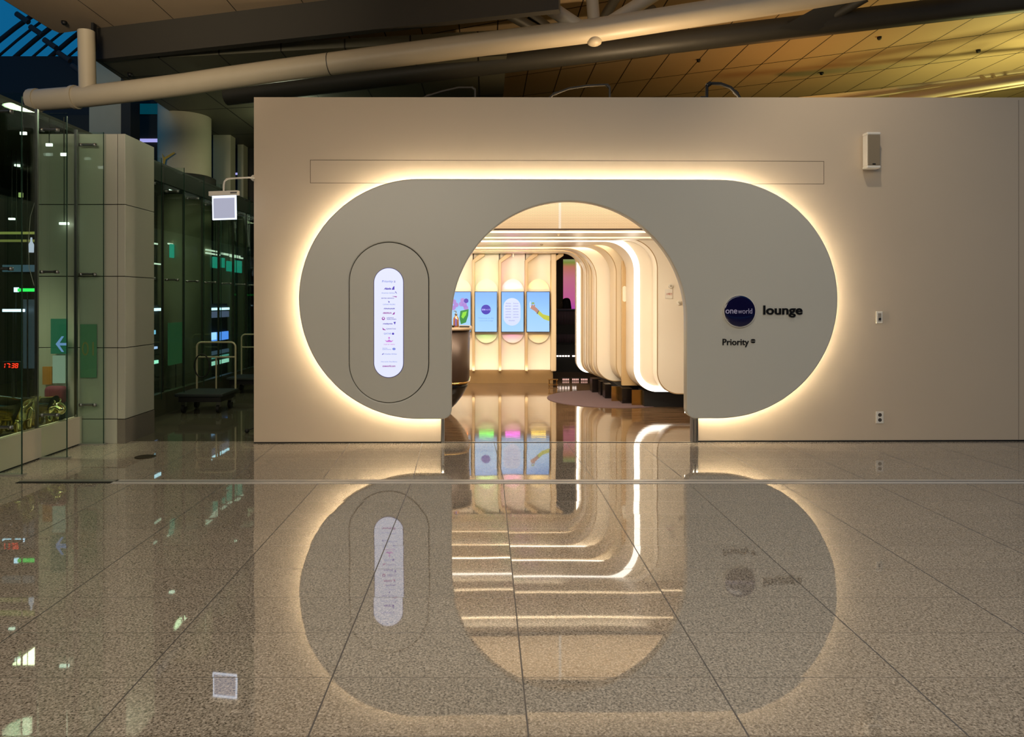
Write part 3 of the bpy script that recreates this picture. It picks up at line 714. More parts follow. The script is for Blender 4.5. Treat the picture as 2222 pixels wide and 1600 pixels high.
# right hand girder seen over the wall
tr3 = empty('side_girder', P(2100, 200, 12.5), 'yellow lit girder with a round lower pipe at the far right above the wall', 'girder')
tube('pipe', [tuple(P(x, y, Yy)) for x, y, Yy in ((1930, 217, 12.8), (2080, 192, 12.2), (2240, 168, 11.6), (2700, 96, 10.2))], .085, M['pipe'], tr3)
tube('pipe', [tuple(P(x, y, Yy)) for x, y, Yy in ((1980, 222, 12.9), (2100, 203, 12.4), (2240, 180, 11.8), (2700, 110, 10.4))], .03, M['pipe'], tr3)
bm = bmesh.new(); pts = [P(1700, 214, 13.4), P(1900, 195, 13.0), P(2700, 80, 11.4), P(2700, 96, 11.4), P(1900, 207, 13.0), P(1740, 222, 13.4)]
vs = [bm.verts.new(p) for p in pts]; vs2 = [bm.verts.new(p+Vector((0, .12, 0))) for p in pts]
bm.faces.new(vs); bm.faces.new(vs2[::-1])
for i in range(6): bm.faces.new((vs[i], vs[(i+1) % 6], vs2[(i+1) % 6], vs2[i]))
bmesh.ops.recalc_face_normals(bm, faces=bm.faces); bm_obj('beam', bm, M['pipe'], tr3)
for x, y in ((2130, 176), (2150, 172), (2172, 170)):
    tube('lattice_bar', [tuple(P(x, y-10, 12.5)), tuple(P(x+30, y+16, 12.2))], .03, M['pipe'], tr3)
# small ceiling sprinklers
def sprk(px, py, z, label):
    Yy = F*(z-H)/(CY-py); o = lathe('ceiling_sprinkler', [(0, -.05), (.02, -.05), (.035, -.03), (.035, 0), (0, 0)], (P(px, py, Yy).x, Yy, z), M['rubber'], None, 14); tag(o, label, 'sprinkler')
sprk(1516, 129, 6.0, 'small dark sprinkler on shaded ceiling panels left of the orange glow')
sprk(1783, 157, 6.0, 'small dark sprinkler on the orange glowing part of the ceiling')
sprk(1908, 80, 6.0, 'small dark sprinkler high on the ceiling under the dark truss')
sprk(2123, 108, 6.0, 'small dark sprinkler on the yellow lit ceiling at the right')
sprk(139, 46, 5.42, 'small pale sprinkler on the near tiled ceiling at top left')
sprk(282, 159, 5.0, 'small dark sprinkler on the lower soffit above the big pipe')

# ================================================================== LOUNGE INTERIOR
# ribs: nested rounded slabs that form ceiling and pods on the right
def rib_loop(x, zt, rt, zb, rb, xl=-2.4, xr=4.28, top=2.98):
    return ([(xl, top), (xr, top), (xr, zb)] + arc(x+rb, zb+rb, rb, 270, 180, 14) + arc(x-rt, zt-rt, rt, 0, 90, 18) + [(xl, zt)])[::1]
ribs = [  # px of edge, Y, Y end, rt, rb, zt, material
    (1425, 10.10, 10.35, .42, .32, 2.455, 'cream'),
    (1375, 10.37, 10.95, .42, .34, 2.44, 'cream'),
    (1336, 11.10, 11.62, .45, .34, 2.455, 'cream_shade'),
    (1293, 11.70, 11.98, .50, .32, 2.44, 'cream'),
    (1282, 12.02, 12.36, .44, .30, 2.455, 'cream_shade'),
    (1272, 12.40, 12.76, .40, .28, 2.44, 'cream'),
    (1262, 12.80, 13.10, .34, .26, 2.455, 'cream_shade'),
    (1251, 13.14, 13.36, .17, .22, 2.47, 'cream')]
shell = empty('lounge_arch_ribs', (2.6, 11, .24), 'cream nested rounded ribs forming ceiling and curved pods on the right inside the entrance', 'ribs')
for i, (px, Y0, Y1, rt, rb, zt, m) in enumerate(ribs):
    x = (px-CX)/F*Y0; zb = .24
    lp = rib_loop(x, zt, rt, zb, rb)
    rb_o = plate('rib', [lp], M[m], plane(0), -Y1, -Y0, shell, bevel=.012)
    if i not in (1, 7):
        e_ = .014
        inn = [(4.2, zb+.003)] + arc(x+rb, zb+rb, rb-.003, 270, 180, 14) + arc(x-rt, zt-rt, rt+.003, 0, 90, 18) + [(-2.3, zt+.003)]
        oo = [(4.2, zb+e_)] + arc(x+rb, zb+rb, rb-e_, 270, 180, 14) + arc(x-rt, zt-rt, rt+e_, 0, 90, 18) + [(-2.3, zt+e_)]
        plate('edge_shade', [inn+oo[::-1]], M['tan'], plane(0), -Y0+.0005, -Y0+.004, rb_o)  # tan strip paints the line of shade along the rib edge
    if i in (1, 7):                                  # glowing lip on this edge
        wd = .085 if i == 1 else .04; q = rib_loop(x, zt, rt, zb, rb)
        inner = [(xr_, z_) for xr_, z_ in ([(4.2, zb+.005)] + arc(x+rb, zb+rb, rb-.004, 270, 180, 14) + arc(x-rt, zt-rt, rt+.004, 0, 90, 18) + [(-2.3 if i == 1 else 1.37, zt+.004)])]
        out = [(4.2, zb+wd)] + arc(x+rb, zb+rb, rb-wd, 270, 180, 14) + arc(x-rt, zt-rt, rt+wd, 0, 90, 18) + [(-2.3 if i == 1 else 1.37, zt+(wd if i == 7 else .05))]
        plate('led_lip', [inner+out[::-1]], M['led3'] if i == 1 else M['led2'], plane(0), -Y0+.001, -Y0+.012, rb_o)
box('tan_panel', P(1350, 0, 10.97).x, P(1352, 0, 10.97).x+.22, 10.965, 11.06, .26, 2.2, mat('tan glass panel', 'C9A878', .25), shell, .005)
plate('label_plate', [[pp(*q, 10.96) for q in stadium(1351, 1359, 655, 621, 12)]], M['cream'], plane(10.96), 0, .003, shell)
# flat cream ceiling steps nearer the viewer
for Y0, Y1, z in ((8.56, 8.95, 2.455), (8.97, 9.42, 2.44), (9.44, 9.8, 2.46), (9.82, 10.09, 2.44)):
    box('rib', -2.4, 4.28, Y0, Y1, z, 2.98, M['cream'], shell, bev=.01)
for Y_, w_ in ((8.955, .016), (9.425, .016), (9.805, .016), (11.02, .05), (11.655, .05), (12.0, .03), (12.38, .03), (12.78, .03)):
    box('ceiling_led', -2.35, 2.0 if Y_ > 10 else 4.2, Y_, Y_+w_, 2.475, 2.485, M['led2b'], shell)
# perforated valance over the entrance
vz = P(0, 497, 8.5).z
val = empty('perforated_valance', (.9, 8.5, vz), 'cream perforated screen panel hanging behind the top of the arch', 'screen')
plate('panel', [rect(-2.4, vz, 4.28, 2.99)], M['perf'], plane(8.5), 0, .012, val)
xs_ = P(1215, 0, 8.48).x
plate('light_strip', [rect(xs_-.014, vz, xs_+.014, 2.99)], emit('soft strip', (1, .82, .6), .9), plane(8.5), .012, .016, val)
plate('dark_edge', [rect(-2.4, vz-.014, 4.28, vz+.002)], mat('bronze edge', '4A3522', .5), plane(8.5), -.03, .02, val)
# plinths under the pods
pl = empty('pod_plinth', (2.8, 10.6, 0), 'black plinth with brass facings under the curved pods at the right', 'plinth')
box('base', 2.36, 4.28, 10.5, 10.9, 0, .238, M['black'], pl)
for px_, w_, Yb in ((1327, 23, 11.05), (1371, 23, 10.62)):
    box('brass_facing', P(px_, 0, Yb).x, P(px_+w_, 0, Yb).x, Yb, Yb+.02, 0, .238, M['brass'], pl)
for px_, w_, Yb in ((1350, 22, 10.8), (1285, 18, 12.1), (1303, 9, 11.7), (1313, 14, 11.35)):
    box('base', P(px_, 0, Yb).x, P(px_+w_, 0, Yb).x, Yb, Yb+.25, 0, .238, M['blackgloss'], pl)
box('base', 2.1, 4.28, 11.1, 13.3, 0, .236, M['black'], pl)
# small fittings on the first pod face
pod = [(1455, 621), (1473, 657)]
for i, (px_, py_) in enumerate(pod):
    c_ = pp(px_, py_, 10.1); t = empty('round_alarm', (c_[0], 10.08, c_[1]-.03), ['upper', 'lower'][i]+' small white round alarm fitting on the nearest pod', 'alarm')
    plate('ring', [circle(c_[0], c_[1], .034, 24)], M['white'], plane(10.096), 0, .02, t, .004)
    plate('lens', [circle(c_[0], c_[1], .015, 16)], mat('lens grey', 'B0A690', .3), plane(10.096), .02, .028, t)
a_, b_ = pp(1443, 648, 10.1), pp(1459, 628, 10.1)
t = empty('hydrant_notice', (a_[0], 10.09, a_[1]), 'small white notice with red characters on the nearest pod', 'notice')
plate('board', [rect(a_[0], a_[1], b_[0], b_[1])], M['white'], plane(10.096), 0, .006, t)
a_, b_ = pp(1445, 641, 10.1), pp(1458, 636, 10.1)
text('lettering', '소화전', a_[0], b_[0], a_[1], b_[1], mat('red print', 'B0301E', .5), plane(10.096), .006, .008, t)
# ceiling downlights of the corridor
for x, y, lb2 in ((P(1212, 0, 9.2).x, 9.2, 'tiny round fitting on the corridor ceiling just under the perforated panel'), (P(1175, 0, 10.8).x, 10.8, 'tiny round fitting on the corridor ceiling above the third screen')):
    o = lathe('ceiling_fitting', [(0, -.02), (.015, -.02), (.024, 0), (0, 0)], (x, y, 2.44), mat('fitting grey', '8C7A60', .4), None, 16); tag(o, lb2, 'fitting')
o = tube('ceiling_sensor', [tuple(P(1114, 543, 13.1)), tuple(P(1114, 558, 13.1))], .012, M['cream']); tag(o, 'little cream rod hanging from the ceiling before the third screen panel', 'sensor')

# left hand panel wall with screens
YP = 13.5
bk = struct(box('wall_screens', -2.42, P(1207, 0, YP).x-.02, YP+.32, YP+.4, .24, 2.98, M['cream']))
struct(box('trim_15', -2.42, P(1200, 0, YP).x, YP+.02, YP+.3, 0, .25, mat('tan kick panel', '8F7148', .35)))
edges_px = [(975, 1024), (1030, 1081), (1087, 1138), (1143, 1194)]
cols = [('F5A060', (1, .28, .06)), ('A8F098', (.16, 1, .12)), ('F098F0', (1, .12, .85)), ('F0D070', (1, .68, .08))]
names_ = ['orange', 'green', 'pink', 'yellow']
zb_, zt_ = P(0, 805, YP).z, 2.6
for i, (xa, xb) in enumerate(edges_px):
    x0, x1 = P(xa-1.5, 0, YP).x, P(xb+1.5, 0, YP).x
    t = empty('curved_wall_panel', ((x0+x1)/2, YP+.1, zb_), 'tall cream concave wall panel with %s glow behind its screen' % names_[i], 'wall panel', 'concave wall panels behind the screens')
    bm = bmesh.new(); n = 32; row = []
    for k_ in range(n+1):
        u = k_/n; xx = x0+(x1-x0)*u; dy = .06*math.sin(PI*u)
        row.append((bm.verts.new((xx, YP+.06+dy, zb_)), bm.verts.new((xx, YP+.06+dy, zt_))))
    for p_, q_ in zip(row, row[1:]): bm.faces.new((p_[0], q_[0], q_[1], p_[1]))
    bk_ = [(bm.verts.new((x_, YP+.135, zb_)), bm.verts.new((x_, YP+.135, zt_))) for x_ in (x0, x1)]
    bm.faces.new((bk_[0][0], bk_[0][1], bk_[1][1], bk_[1][0]))
    bm.faces.new((bk_[0][0], row[0][0], row[0][1], bk_[0][1])); bm.faces.new((row[-1][0], bk_[1][0], bk_[1][1], row[-1][1]))
    bm_obj('niche', bm, M['cream'], t, False)
    # lapped fin at the right of the niche, folded forward at its head
    xf = x1+.012
    fin = [(xf-.02, zb_), (xf+.034, zb_), (xf+.034, 2.30), (xf+.22, 2.43), (xf+.22, 2.48), (xf+.14, 2.48), (xf-.02, 2.34)]
    plate('divider_fin', [fin], M['fin'], plane(YP), -.10, .10, t, .01)
    # glow plate behind the screen
    sx0, sx1 = P(xa, 0, YP).x, P(xb, 0, YP).x
    za, zc = P(0, 634, YP).z, P(0, 720, YP).z
    plate('glow_plate', [arc((sx0+sx1)/2, za, (sx1-sx0)/2*.98, 0, 180, 24, .25)+arc((sx0+sx1)/2, zc, (sx1-sx0)/2*.98, 180, 360, 24, .22)], M['cream'], plane(YP+.055), 0, .008, t)
    for zz, up, pw_ in ((za+.02, True, .9), (zc-.02, False, .4)):
        lm = lamp('niche_lamp', 'AREA', ((sx0+sx1)/2, YP-.03, zz), pw_, cols[i][1], shape='RECTANGLE', size=.28, size_y=.04)
        lm.rotation_euler = (PI+.35 if up else -.35+0, 0, 0)
# end stile of the panel wall
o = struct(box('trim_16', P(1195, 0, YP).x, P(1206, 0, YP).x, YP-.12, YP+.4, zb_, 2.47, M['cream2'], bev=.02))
# screens
sky = grad_emit('screen sky blue', [(0, (.42, .70, 1.0)), (.5, (.34, .64, 1.0)), (1, (.20, .46, 1))], 1, .98, 1.75, 1.0)
def screen(xa, xb, label):
    a_, b_ = pp(xa, 720, 13.36), pp(xb, 634, 13.36)
    t = empty('wall_screen', ((a_[0]+b_[0])/2, 13.4, a_[1]), label, 'screen', 'portrait screens in the lounge corridor')
    bm = bmesh.new(); addbox(bm, a_[0]-.012, b_[0]+.012, a_[1]-.012, b_[1]+.012, -.05, -.002, .004); bm_obj('bezel', bm, mat('screen bezel', '1C2A4A', .3), t, False, plane(13.36))
    p_ = plate('display', [rect(a_[0], a_[1], b_[0], b_[1])], sky, plane(13.36), -.003, 0, t)
    return t, p_
def art(name, loops, m, p_, k_=1): return plate(name, [[pp(*q, 13.36) for q in lp] for lp in loops], m, plane(13.36), .0002*k_, .0002*k_+.001, p_)
def E(h, s=1.0): return emit('screen ink '+h, h, s)
t, p_ = screen(978, 1021, 'screen showing lilac flowers, a green leaf and a violet ball, leftmost in the arch')
for x, y in ((985, 655), (990, 662), (984, 668), (1004, 652), (1008, 662), (1011, 668), (1001, 660)): art('flower', [circle(x, y, 5.2, 18)], E('B28AE0', .9), p_, 1)
art('ball', [circle(1011.5, 653, 5, 24)], E('3A10B0'), p_, 4)
art('leaf', [[(999, 675), (1017, 671), (1016, 685), (1011, 700), (1000, 704), (997, 690)]], E('14883A'), p_, 2)
art('leaf', [[(1001, 688), (1004, 678), (1013, 676), (1011, 684), (1005, 692)]], E('8AE030'), p_, 5)
t, p_ = screen(1031, 1078, 'screen showing a violet ball logo, second from the left')
art('ball', [circle(1054.5, 672, 10.5, 32)], E('2A14B4'), p_, 1)
for b, x0, x1, y0, y1, s_h in (('one', 1045.5, 1053, 674, 670.5, 0), ('world', 1053.6, 1064, 674, 669.8, 0)):
    a_, b_ = pp(x0, y0, 13.36), pp(x1, y1, 13.36); text('lettering', b, a_[0], b_[0], a_[1], b_[1], E('C0B8FF', 1), plane(13.36), .002, .003, p_, .03 if b == 'one' else 0)
for b, x0, x1, y in (('Welcome to the', 1038, 1071, 690.5), ('oneworld lounge', 1040, 1070, 696.5)):
    a_, b_ = pp(x0, y+1.4, 13.36), pp(x1, y-1.4, 13.36); text('lettering', b, a_[0], b_[0], a_[1], b_[1], E('6C9AE8', 1), plane(13.36), .001, .002, p_)
t, p_ = screen(1088.5, 1136, 'screen showing a pale rounded list of names, third from the left')
art('list_oval', [[(x, y) for x, y in stadium(1092.5, 1129.5, 647, 707, 20)]], E('D6E0FF', 1), p_, 1)
ls = [('Alaska', 'American'), ('BRITISH', 'CATHAY'), ('FINNAIR', 'IBERIA'), ('JAPAN', 'malaysia'), ('QANTAS', 'QATAR'), ('maroc', 'JORDAN')]
for i, pr in enumerate(ls):
    for jx, b in enumerate(pr):
        x0 = 1097 if jx == 0 else 1113.5; y = 658.5+i*6.1
        a_, b_ = pp(x0, y+1.2, 13.36), pp(x0+11.5, y-1.2, 13.36); text('lettering', b, a_[0], b_[0], a_[1], b_[1], E('6A6CC4', 1), plane(13.36), .0015, .0025, p_)
a_, b_ = pp(1104, 697, 13.36), pp(1117, 694.6, 13.36); text('lettering', 'SriLankan', a_[0], b_[0], a_[1], b_[1], E('6A6CC4', 1), plane(13.36), .0015, .0025, p_)
t, p_ = screen(1143.5, 1192, 'screen showing an arm in a yellow sleeve holding a glass, rightmost of the four')
art('sleeve', [[(1166, 681), (1169.5, 674), (1178, 682), (1192, 686), (1192, 697), (1180, 693)]], E('C8CC3C', .95), p_, 1)
art('hand', [[(1169.5, 674), (1165, 680), (1160, 675), (1155, 672), (1150.5, 669), (1149.5, 663), (1151, 661), (1153, 666), (1154, 661.5), (1156, 661), (1157, 664.5), (1159, 661), (1161, 662), (1161, 666), (1165, 669)]], E('C48878', .9), p_, 1)
art('cuff', [[(1164.5, 681), (1169, 673.5), (1170, 674.5), (1166, 682)]], E('2C3A5A', .8), p_, 3)
art('glass', [[(1150, 668), (1149.3, 659), (1150.6, 654), (1151.6, 654.4), (1151, 659), (1152, 668)]], E('E8F4FF', 1), p_, 4)
art('cup', [[(1153, 660), (1160, 660), (1159, 656.5), (1154, 656.5)]], E('8CA84A', 1), p_, 2)

# reception counter at the left
def counter():
    cx_, cy_, hx, hy = -1.27, 10.02, 1.07, .62
    zt2 = P(0, 712, 9.45).z
    t = empty('reception_counter', (cx_, cy_, 0), 'dark brown rounded reception counter on a black bowl shaped base, left inside the arch', 'counter')
    def ring(bm, z, dx, dy, n=96, rr=.32):
        out = []; a, b = hx-dx, hy-dy; r_ = min(rr, b*.9)
        for k_ in range(n):
            th = 2*PI*k_/n; c_, s_ = math.cos(th), math.sin(th); e = .42
            out.append(bm.verts.new((cx_+a*abs(c_)**e*(1 if c_ > 0 else -1), cy_+b*abs(s_)**e*(1 if s_ > 0 else -1), z)))
        return out
    def loft(name, prof, m):
        bm = bmesh.new(); rs = [ring(bm, z, dx, dx*.8) for dx, z in prof]
        for p_, q_ in zip(rs, rs[1:]):
            for k_ in range(96): bm.faces.new((p_[k_], p_[(k_+1) % 96], q_[(k_+1) % 96], q_[k_]))
        bm.faces.new(rs[0][::-1]); bm.faces.new(rs[-1]); return bm_obj(name, bm, m, t, True)
    loft('body', [(.04, .46), (.025, .48), (.02, zt2-.04)], M['brown'])
    loft('trim_line', [(.03, .45), (.01, .455), (.01, .475), (.03, .48)], M['brass'])
    loft('base', [(.36, 0), (.30, .05), (.2, .15), (.11, .27), (.05, .38), (.03, .45)], M['blackgloss'])
    loft('counter_top', [(.0, zt2-.04), (-.012, zt2-.032), (-.012, zt2-.008), (0, zt2)], mat('counter top edge', '9A8368', .3))
    return zt2
zc_ = counter()
c_ = P(989.5, 705, 9.75)
t = empty('gold_bottle', (c_.x, c_.y, zc_), 'small gold pump bottle on the reception counter top', 'bottle')
lathe('body', [(0, 0), (.036, .0), (.04, .01), (.04, .10), (.034, .13), (.016, .15), (.016, .165)], (c_.x, c_.y, zc_), mat('rose gold bottle', 'C08A62', .25, metal=.7), t, 24)
lathe('cap', [(.018, .165), (.018, .185), (.006, .19), (.006, .225), (.0, .226)], (c_.x, c_.y, zc_), M['steel'], t, 16)
box('label_band', c_.x-.012, c_.x+.012, c_.y-.043, c_.y-.036, zc_+.02, zc_+.12, M['violetlit'] if 0 else mat('violet band', '6A5AA8', .4), t)
tube('nozzle', [(c_.x, c_.y, zc_+.222), (c_.x-.03, c_.y-.01, zc_+.222)], .006, M['steel'], t)
c_ = P(1008, 706, 9.7)
o = box('dark_tray', c_.x-.07, c_.x+.065, c_.y-.08, c_.y+.08, zc_, zc_+.016, M['rubber'], bev=.004); tag(o, 'flat dark tray on the reception counter beside the gold bottle', 'tray')
c_ = P(982, 706, 9.65)
o = lathe('small_bowl', [(0, 0), (.02, 0), (.036, .03), (.032, .03), (.0, .008)], (c_.x, c_.y, zc_), M['blackgloss'], None, 20); tag(o, 'little dark bowl on the counter at the arch edge', 'bowl')

# carpet and brass footstool
o = lathe('round_carpet', [(0, 0), (1.02, 0), (1.02, .006), (1.0, .009), (0, .009)], (2.02, 11.4, .0005), M['rug'], None, 96)
for p in o.data.polygons: p.use_smooth = False
tag(o, 'round purple brown carpet on the lounge floor below the pods', 'carpet')
c_ = P(1200, 838, 13.0)
t = empty('brass_stand', (c_.x, 13.0, 0), 'low brass stand with thin legs at the end of the screen wall', 'stand')
box('top', c_.x-.09, c_.x+.09, 12.93, 13.07, .125, .14, M['brass'], t, .003)
for sx in (-1, 1):
    for sy in (-1, 1): tube('leg', [(c_.x+sx*.07, 13+sy*.05, 0), (c_.x+sx*.07, 13+sy*.05, .126)], .006, M['brass'], t)
box('shelf', c_.x-.09, c_.x+.09, 12.93, 13.07, .03, .04, M['brass'], t, .002)

# dark room beyond the doorway
pk = grad_emit('backlit pink curtain', [(0, (.42, .03, .55)), (.25, (.62, .12, .34)), (.65, (.62, .18, .26)), (.86, (.58, .20, .12)), (.93, (.25, .30, .05)), (1, (.35, .38, .18))], 1, 1.2, 2.68, .8)
a_, b_ = pp(1221, 690, 18.6), pp(1275, 563, 18.6)
t = empty('backlit_screen', ((a_[0]+b_[0])/2, 18.6, 0), 'tall glowing pink and orange backlit panel behind the seated person', 'panel')
plate('lit_panel', [rect(a_[0], a_[1], b_[0], b_[1])], pk, plane(18.6), -.04, 0, t)
box('plinth', a_[0], b_[0], 18.58, 18.66, 0, a_[1]+.002, M['black'], t)
o = box('olive_post', P(1195, 0, 18.4).x, P(1222, 0, 18.4).x, 18.4, 18.7, 0, P(0, 560, 18.4).z, M['olive']); tag(o, 'olive brown post left of the glowing pink panel', 'post')
# fluted booth
bt = empty('fluted_booth', (2.0, 16.5, 0), 'dark booth with two fluted bands standing beyond the lounge doorway', 'booth')
box('body', 1.3, 2.7, 16.55, 17.0, 0, P(0, 674, 16.5).z, M['black'], bt)
box('cap_rail', 1.28, 2.72, 16.5, 17.02, P(0, 674, 16.5).z, P(0, 671, 16.5).z, mat('slate rail', '2E3448', .3), bt)
flm = mat('mauve flute', '6A5560', .4)
for y0, y1 in ((705, 676), (744, 726)):
    for k_ in range(22):
        px_ = 1198+k_*3.3
        lathe('flute', [(.011, 0), (.011, P(0, y1, 16.5).z-P(0, y0, 16.5).z)], (P(px_, 0, 16.52).x, 16.54, P(0, y0, 16.5).z), flm, bt, 8)
o = box('low_wall', 1.35, 2.35, 15.622, 15.7, 0, .6, M['black']); tag(o, 'low black wall carrying the row of slot lamps beyond the doorway', 'wall')
wl = emit('warm slot', (1, .85, .75), 3)
for k_, px_ in enumerate((1210, 1216, 1222, 1228, 1234, 1244, 1249)):
    c_ = P(px_, 773, 15.6); o = box('slot_lamp', c_.x-.02, c_.x+.02, 15.6, 15.62, c_.z-.015, c_.z+.015, wl)
    tag(o, 'tiny white slot lamp low in the dark doorway, %s from the left' % ['first', 'second', 'third', 'fourth', 'fifth', 'sixth', 'seventh'][k_], 'light', 'white slot lamps beyond the doorway')
for k_, px_ in enumerate((1228, 1249, 1268)):
    c_ = P(px_, 827, 13.9)
    t = empty('floor_grille', (c_.x, 13.9, c_.z-.05), ['left', 'middle', 'right'][k_]+' pinkish lit grille near the floor beyond the doorway', 'grille')
    for r_ in range(2):
        for q_ in range(4): box('slot', c_.x-.065+q_*.034, c_.x-.065+q_*.034+.024, 13.9, 13.91, c_.z-.05+r_*.06, c_.z-.05+r_*.06+.035, emit('pink slot', (1, .55, .45), .8), t)
    box('frame', c_.x-.075, c_.x+.075, 13.915, 13.95, .0, c_.z+.06, M['black'], t)
# seated woman, silhouette
Yw = 17.6
hc = P(1227, 655, Yw)
wm = empty('person', (hc.x, Yw, .55), 'person with long dark hair seated before the pink panel, seen in silhouette', 'person')
hx, hz = hc.x, hc.z
pts = [(hx+.02, Yw, .62), (hx+.03, Yw, .85), (hx+.04, Yw, 1.15), (hx+.03, Yw, hz-.24), (hx+.01, Yw, hz-.13), (hx, Yw-.01, hz-.02), (hx, Yw-.01, hz+.07),
       (hx-.15, Yw, hz-.30), (hx-.2, Yw-.08, hz-.55), (hx-.12, Yw-.28, hz-.45), (hx+.2, Yw, hz-.30), (hx+.24, Yw-.06, hz-.57), (hx+.1, Yw-.28, hz-.5),
       (hx-.09, Yw-.4, .6), (hx-.1, Yw-.42, .12), (hx+.13, Yw-.4, .6), (hx+.13, Yw-.42, .12)]
ed = [(0, 1), (1, 2), (2, 3), (3, 4), (4, 5), (5, 6), (3, 7), (7, 8), (8, 9), (3, 10), (10, 11), (11, 12), (0, 13), (13, 14), (0, 15), (15, 16)]
skin_body('body', pts, ed, [.15, .13, .15, .13, .05, .085, .075, .06, .05, .035, .06, .05, .035, .08, .05, .08, .05], M['clothes'], wm)
hr = [(hx+.01, Yw, hz+.10), (hx+.02, Yw+.01, hz+.02), (hx+.05, Yw+.03, hz-.1), (hx+.08, Yw+.04, hz-.24), (hx+.11, Yw+.04, hz-.36)]
skin_body('hair', hr, [(0, 1), (1, 2), (2, 3), (3, 4)], [.075, .115, .10, .09, .05], M['hair'], wm)
lathe('nose', [(0, -.012), (.012, 0), (0, .02)], (hx-.095, Yw-.03, hz-.02), M['skin'], wm, 8)
# stool that carries her
t = empty('bar_stool', (hx+.02, Yw, 0), 'dark stool under the person beyond the doorway', 'stool')
lathe('seat', [(0, 0), (.18, 0), (.2, .03), (.18, .07), (0, .07)], (hx+.02, Yw, .42), M['black'], t, 24)
lathe('base', [(.2, 0), (.2, .02), (.03, .04), (.03, .42)], (hx+.02, Yw, 0), M['steel'], t, 24)

# ================================================================== AISLE: PLATFORM TROLLEYS
def trolley(x0, x1, y0, y1, zd, zh, label):
    t = empty('platform_trolley', ((x0+x1)/2, (y0+y1)/2, 0), label, 'trolley')
    box('deck', x0, x1, y0, y1, zd-.045, zd, M['cartdeck'], t, .012)
    box('undertray', x0+.04, x1-.04, y0+.04, y1-.04, zd-.12, zd-.04, M['rubber'], t)
    r_ = .07
    hx0, hx1 = x0+.07, x1-.03; yb_ = y1-.05
    hp = [(hx0, yb_, zd-.01)]+[(hx0+r_-r_*math.cos(a_), yb_, zh-r_+r_*math.sin(a_)) for a_ in [i*PI/2/8 for i in range(9)]]+[(hx1-r_+r_*math.sin(a_), yb_, zh-r_+r_*math.cos(a_)) for a_ in [i*PI/2/8 for i in range(9)]]+[(hx1, yb_, zd-.01)]
    tube('handle', hp, .014, M['cartgrey'], t)
    tube('cross_bar', [(hx0, yb_, zd+(zh-zd)*.68), (hx1, yb_, zd+(zh-zd)*.68)], .012, M['cartgrey'], t)
    tube('upright', [((hx0+hx1)/2, yb_, zd-.01), ((hx0+hx1)/2, yb_, zd+(zh-zd)*.68)], .012, M['cartgrey'], t)
    for x in (x0+.09, x1-.09):
        for y in (y0+.1, y1-.1):
            wv = tube('wheel', [(x-.02, y, .062), (x+.02, y, .062)], .06, M['rubber'], t)
            box('fork', x-.03, x+.03, y-.025, y+.025, .09, zd-.11, M['steel'], wv)
    return t, (hx0, hx1, yb_)
t, hh = trolley(-4.33, -3.66, 9.85, 10.5, .28, .965, 'dark platform trolley with pale hoop handle, nearer of the two by the glass')
ring = [(-4.17+.11*math.cos(a_), hh[2]-.04, .62+.17*math.sin(a_)) for a_ in [i*2*PI/32 for i in range(32)]]
o = tube('cable_loop', ring, .009, M['rubber'], None, True); tag(o, 'black cable loop hanging on the nearer trolley handle', 'cable')
trolley(-4.36, -3.80, 11.9, 12.5, .28, .985, 'dark platform trolley half hidden by the lounge wall, farther of the two')
o = lathe('floor_drain', [(0, 0), (.10, 0), (.10, .004), (.09, .006), (0, .006)], tuple(G(315, 992)), mat('bronze cap', '3A2E1C', .4, metal=.5), None, 32); tag(o, 'small dark round cap set in the floor left of the wall', 'drain')
c_ = G(536, 940)
t = empty('castor_stub', tuple(c_), 'small black knob and rod by the foot of the wall end', 'knob')
lathe('ball', [(0, 0), (.02, .006), (.028, .025), (.02, .045), (0, .05)], (c_.x, c_.y, 0), M['rubber'], t, 16)
tube('rod', [(c_.x, c_.y, .03), (c_.x+.16, c_.y+.05, .09)], .008, M['rubber'], t)

# ================================================================== SHOP BEHIND THE GLASS
def beast(cx_, cy_, z, s, face, label, xs=.68):
    t = empty('gold_animal_statue', (cx_, cy_, z), label, 'statue')
    def q(x, y, zz): return (cx_+x*s*face*xs, cy_+y*s, z+zz*s)
    pts = [q(-.38, 0, .52), q(-.1, 0, .60), q(.2, 0, .56), q(.42, 0, .50), q(.58, 0, .42), q(.70, 0, .36)]
    ed = [(0, 1), (1, 2), (2, 3), (3, 4), (4, 5)]; rd = [.21*s, .27*s, .25*s, .16*s, .15*s, .11*s]
    n = 6
    for lx, b in ((-.34, 0), (.22, 2)):
        for sy in (-1, 1):
            pts += [q(lx, sy*.13, .34), q(lx+.02, sy*.14, .16), q(lx, sy*.14, .03)]; rd += [.10*s, .075*s, .08*s]
            ed += [(b, n), (n, n+1), (n+1, n+2)]; n += 3
    skin_body('body', pts, ed, rd, M['gold'], t, 1)
    for sy in (-1, 1): skin_body('ear', [q(.44, sy*.1, .60), q(.42, sy*.14, .70)], [(0, 1)], [.04*s, .02*s], M['gold'], t, 0, 1)
    tube('tail', [q(-.56, 0, .56), q(-.64, 0, .48), q(-.62, 0, .36)], .015*s, M['gold'], t)
    return t
zs_ = .24
o = box('display_bench', XF-.75, XF-.12, 5.9, 7.78, 0, zs_, mat('dark display bench', '5A4C18', .35)); tag(o, 'low dark display bench behind the shop glass under the gold statues', 'bench')
beast(-4.72, 7.05, zs_, .50, -1, 'shiny gold animal statue in the middle of the three, left of the front mullion')
beast(-4.67, 7.52, zs_, .42, 1, 'shiny gold animal statue behind the glass below the maroon cushion')
beast(-4.95, 6.62, zs_, .42, 1, 'shiny gold animal statue cut by the left picture edge')
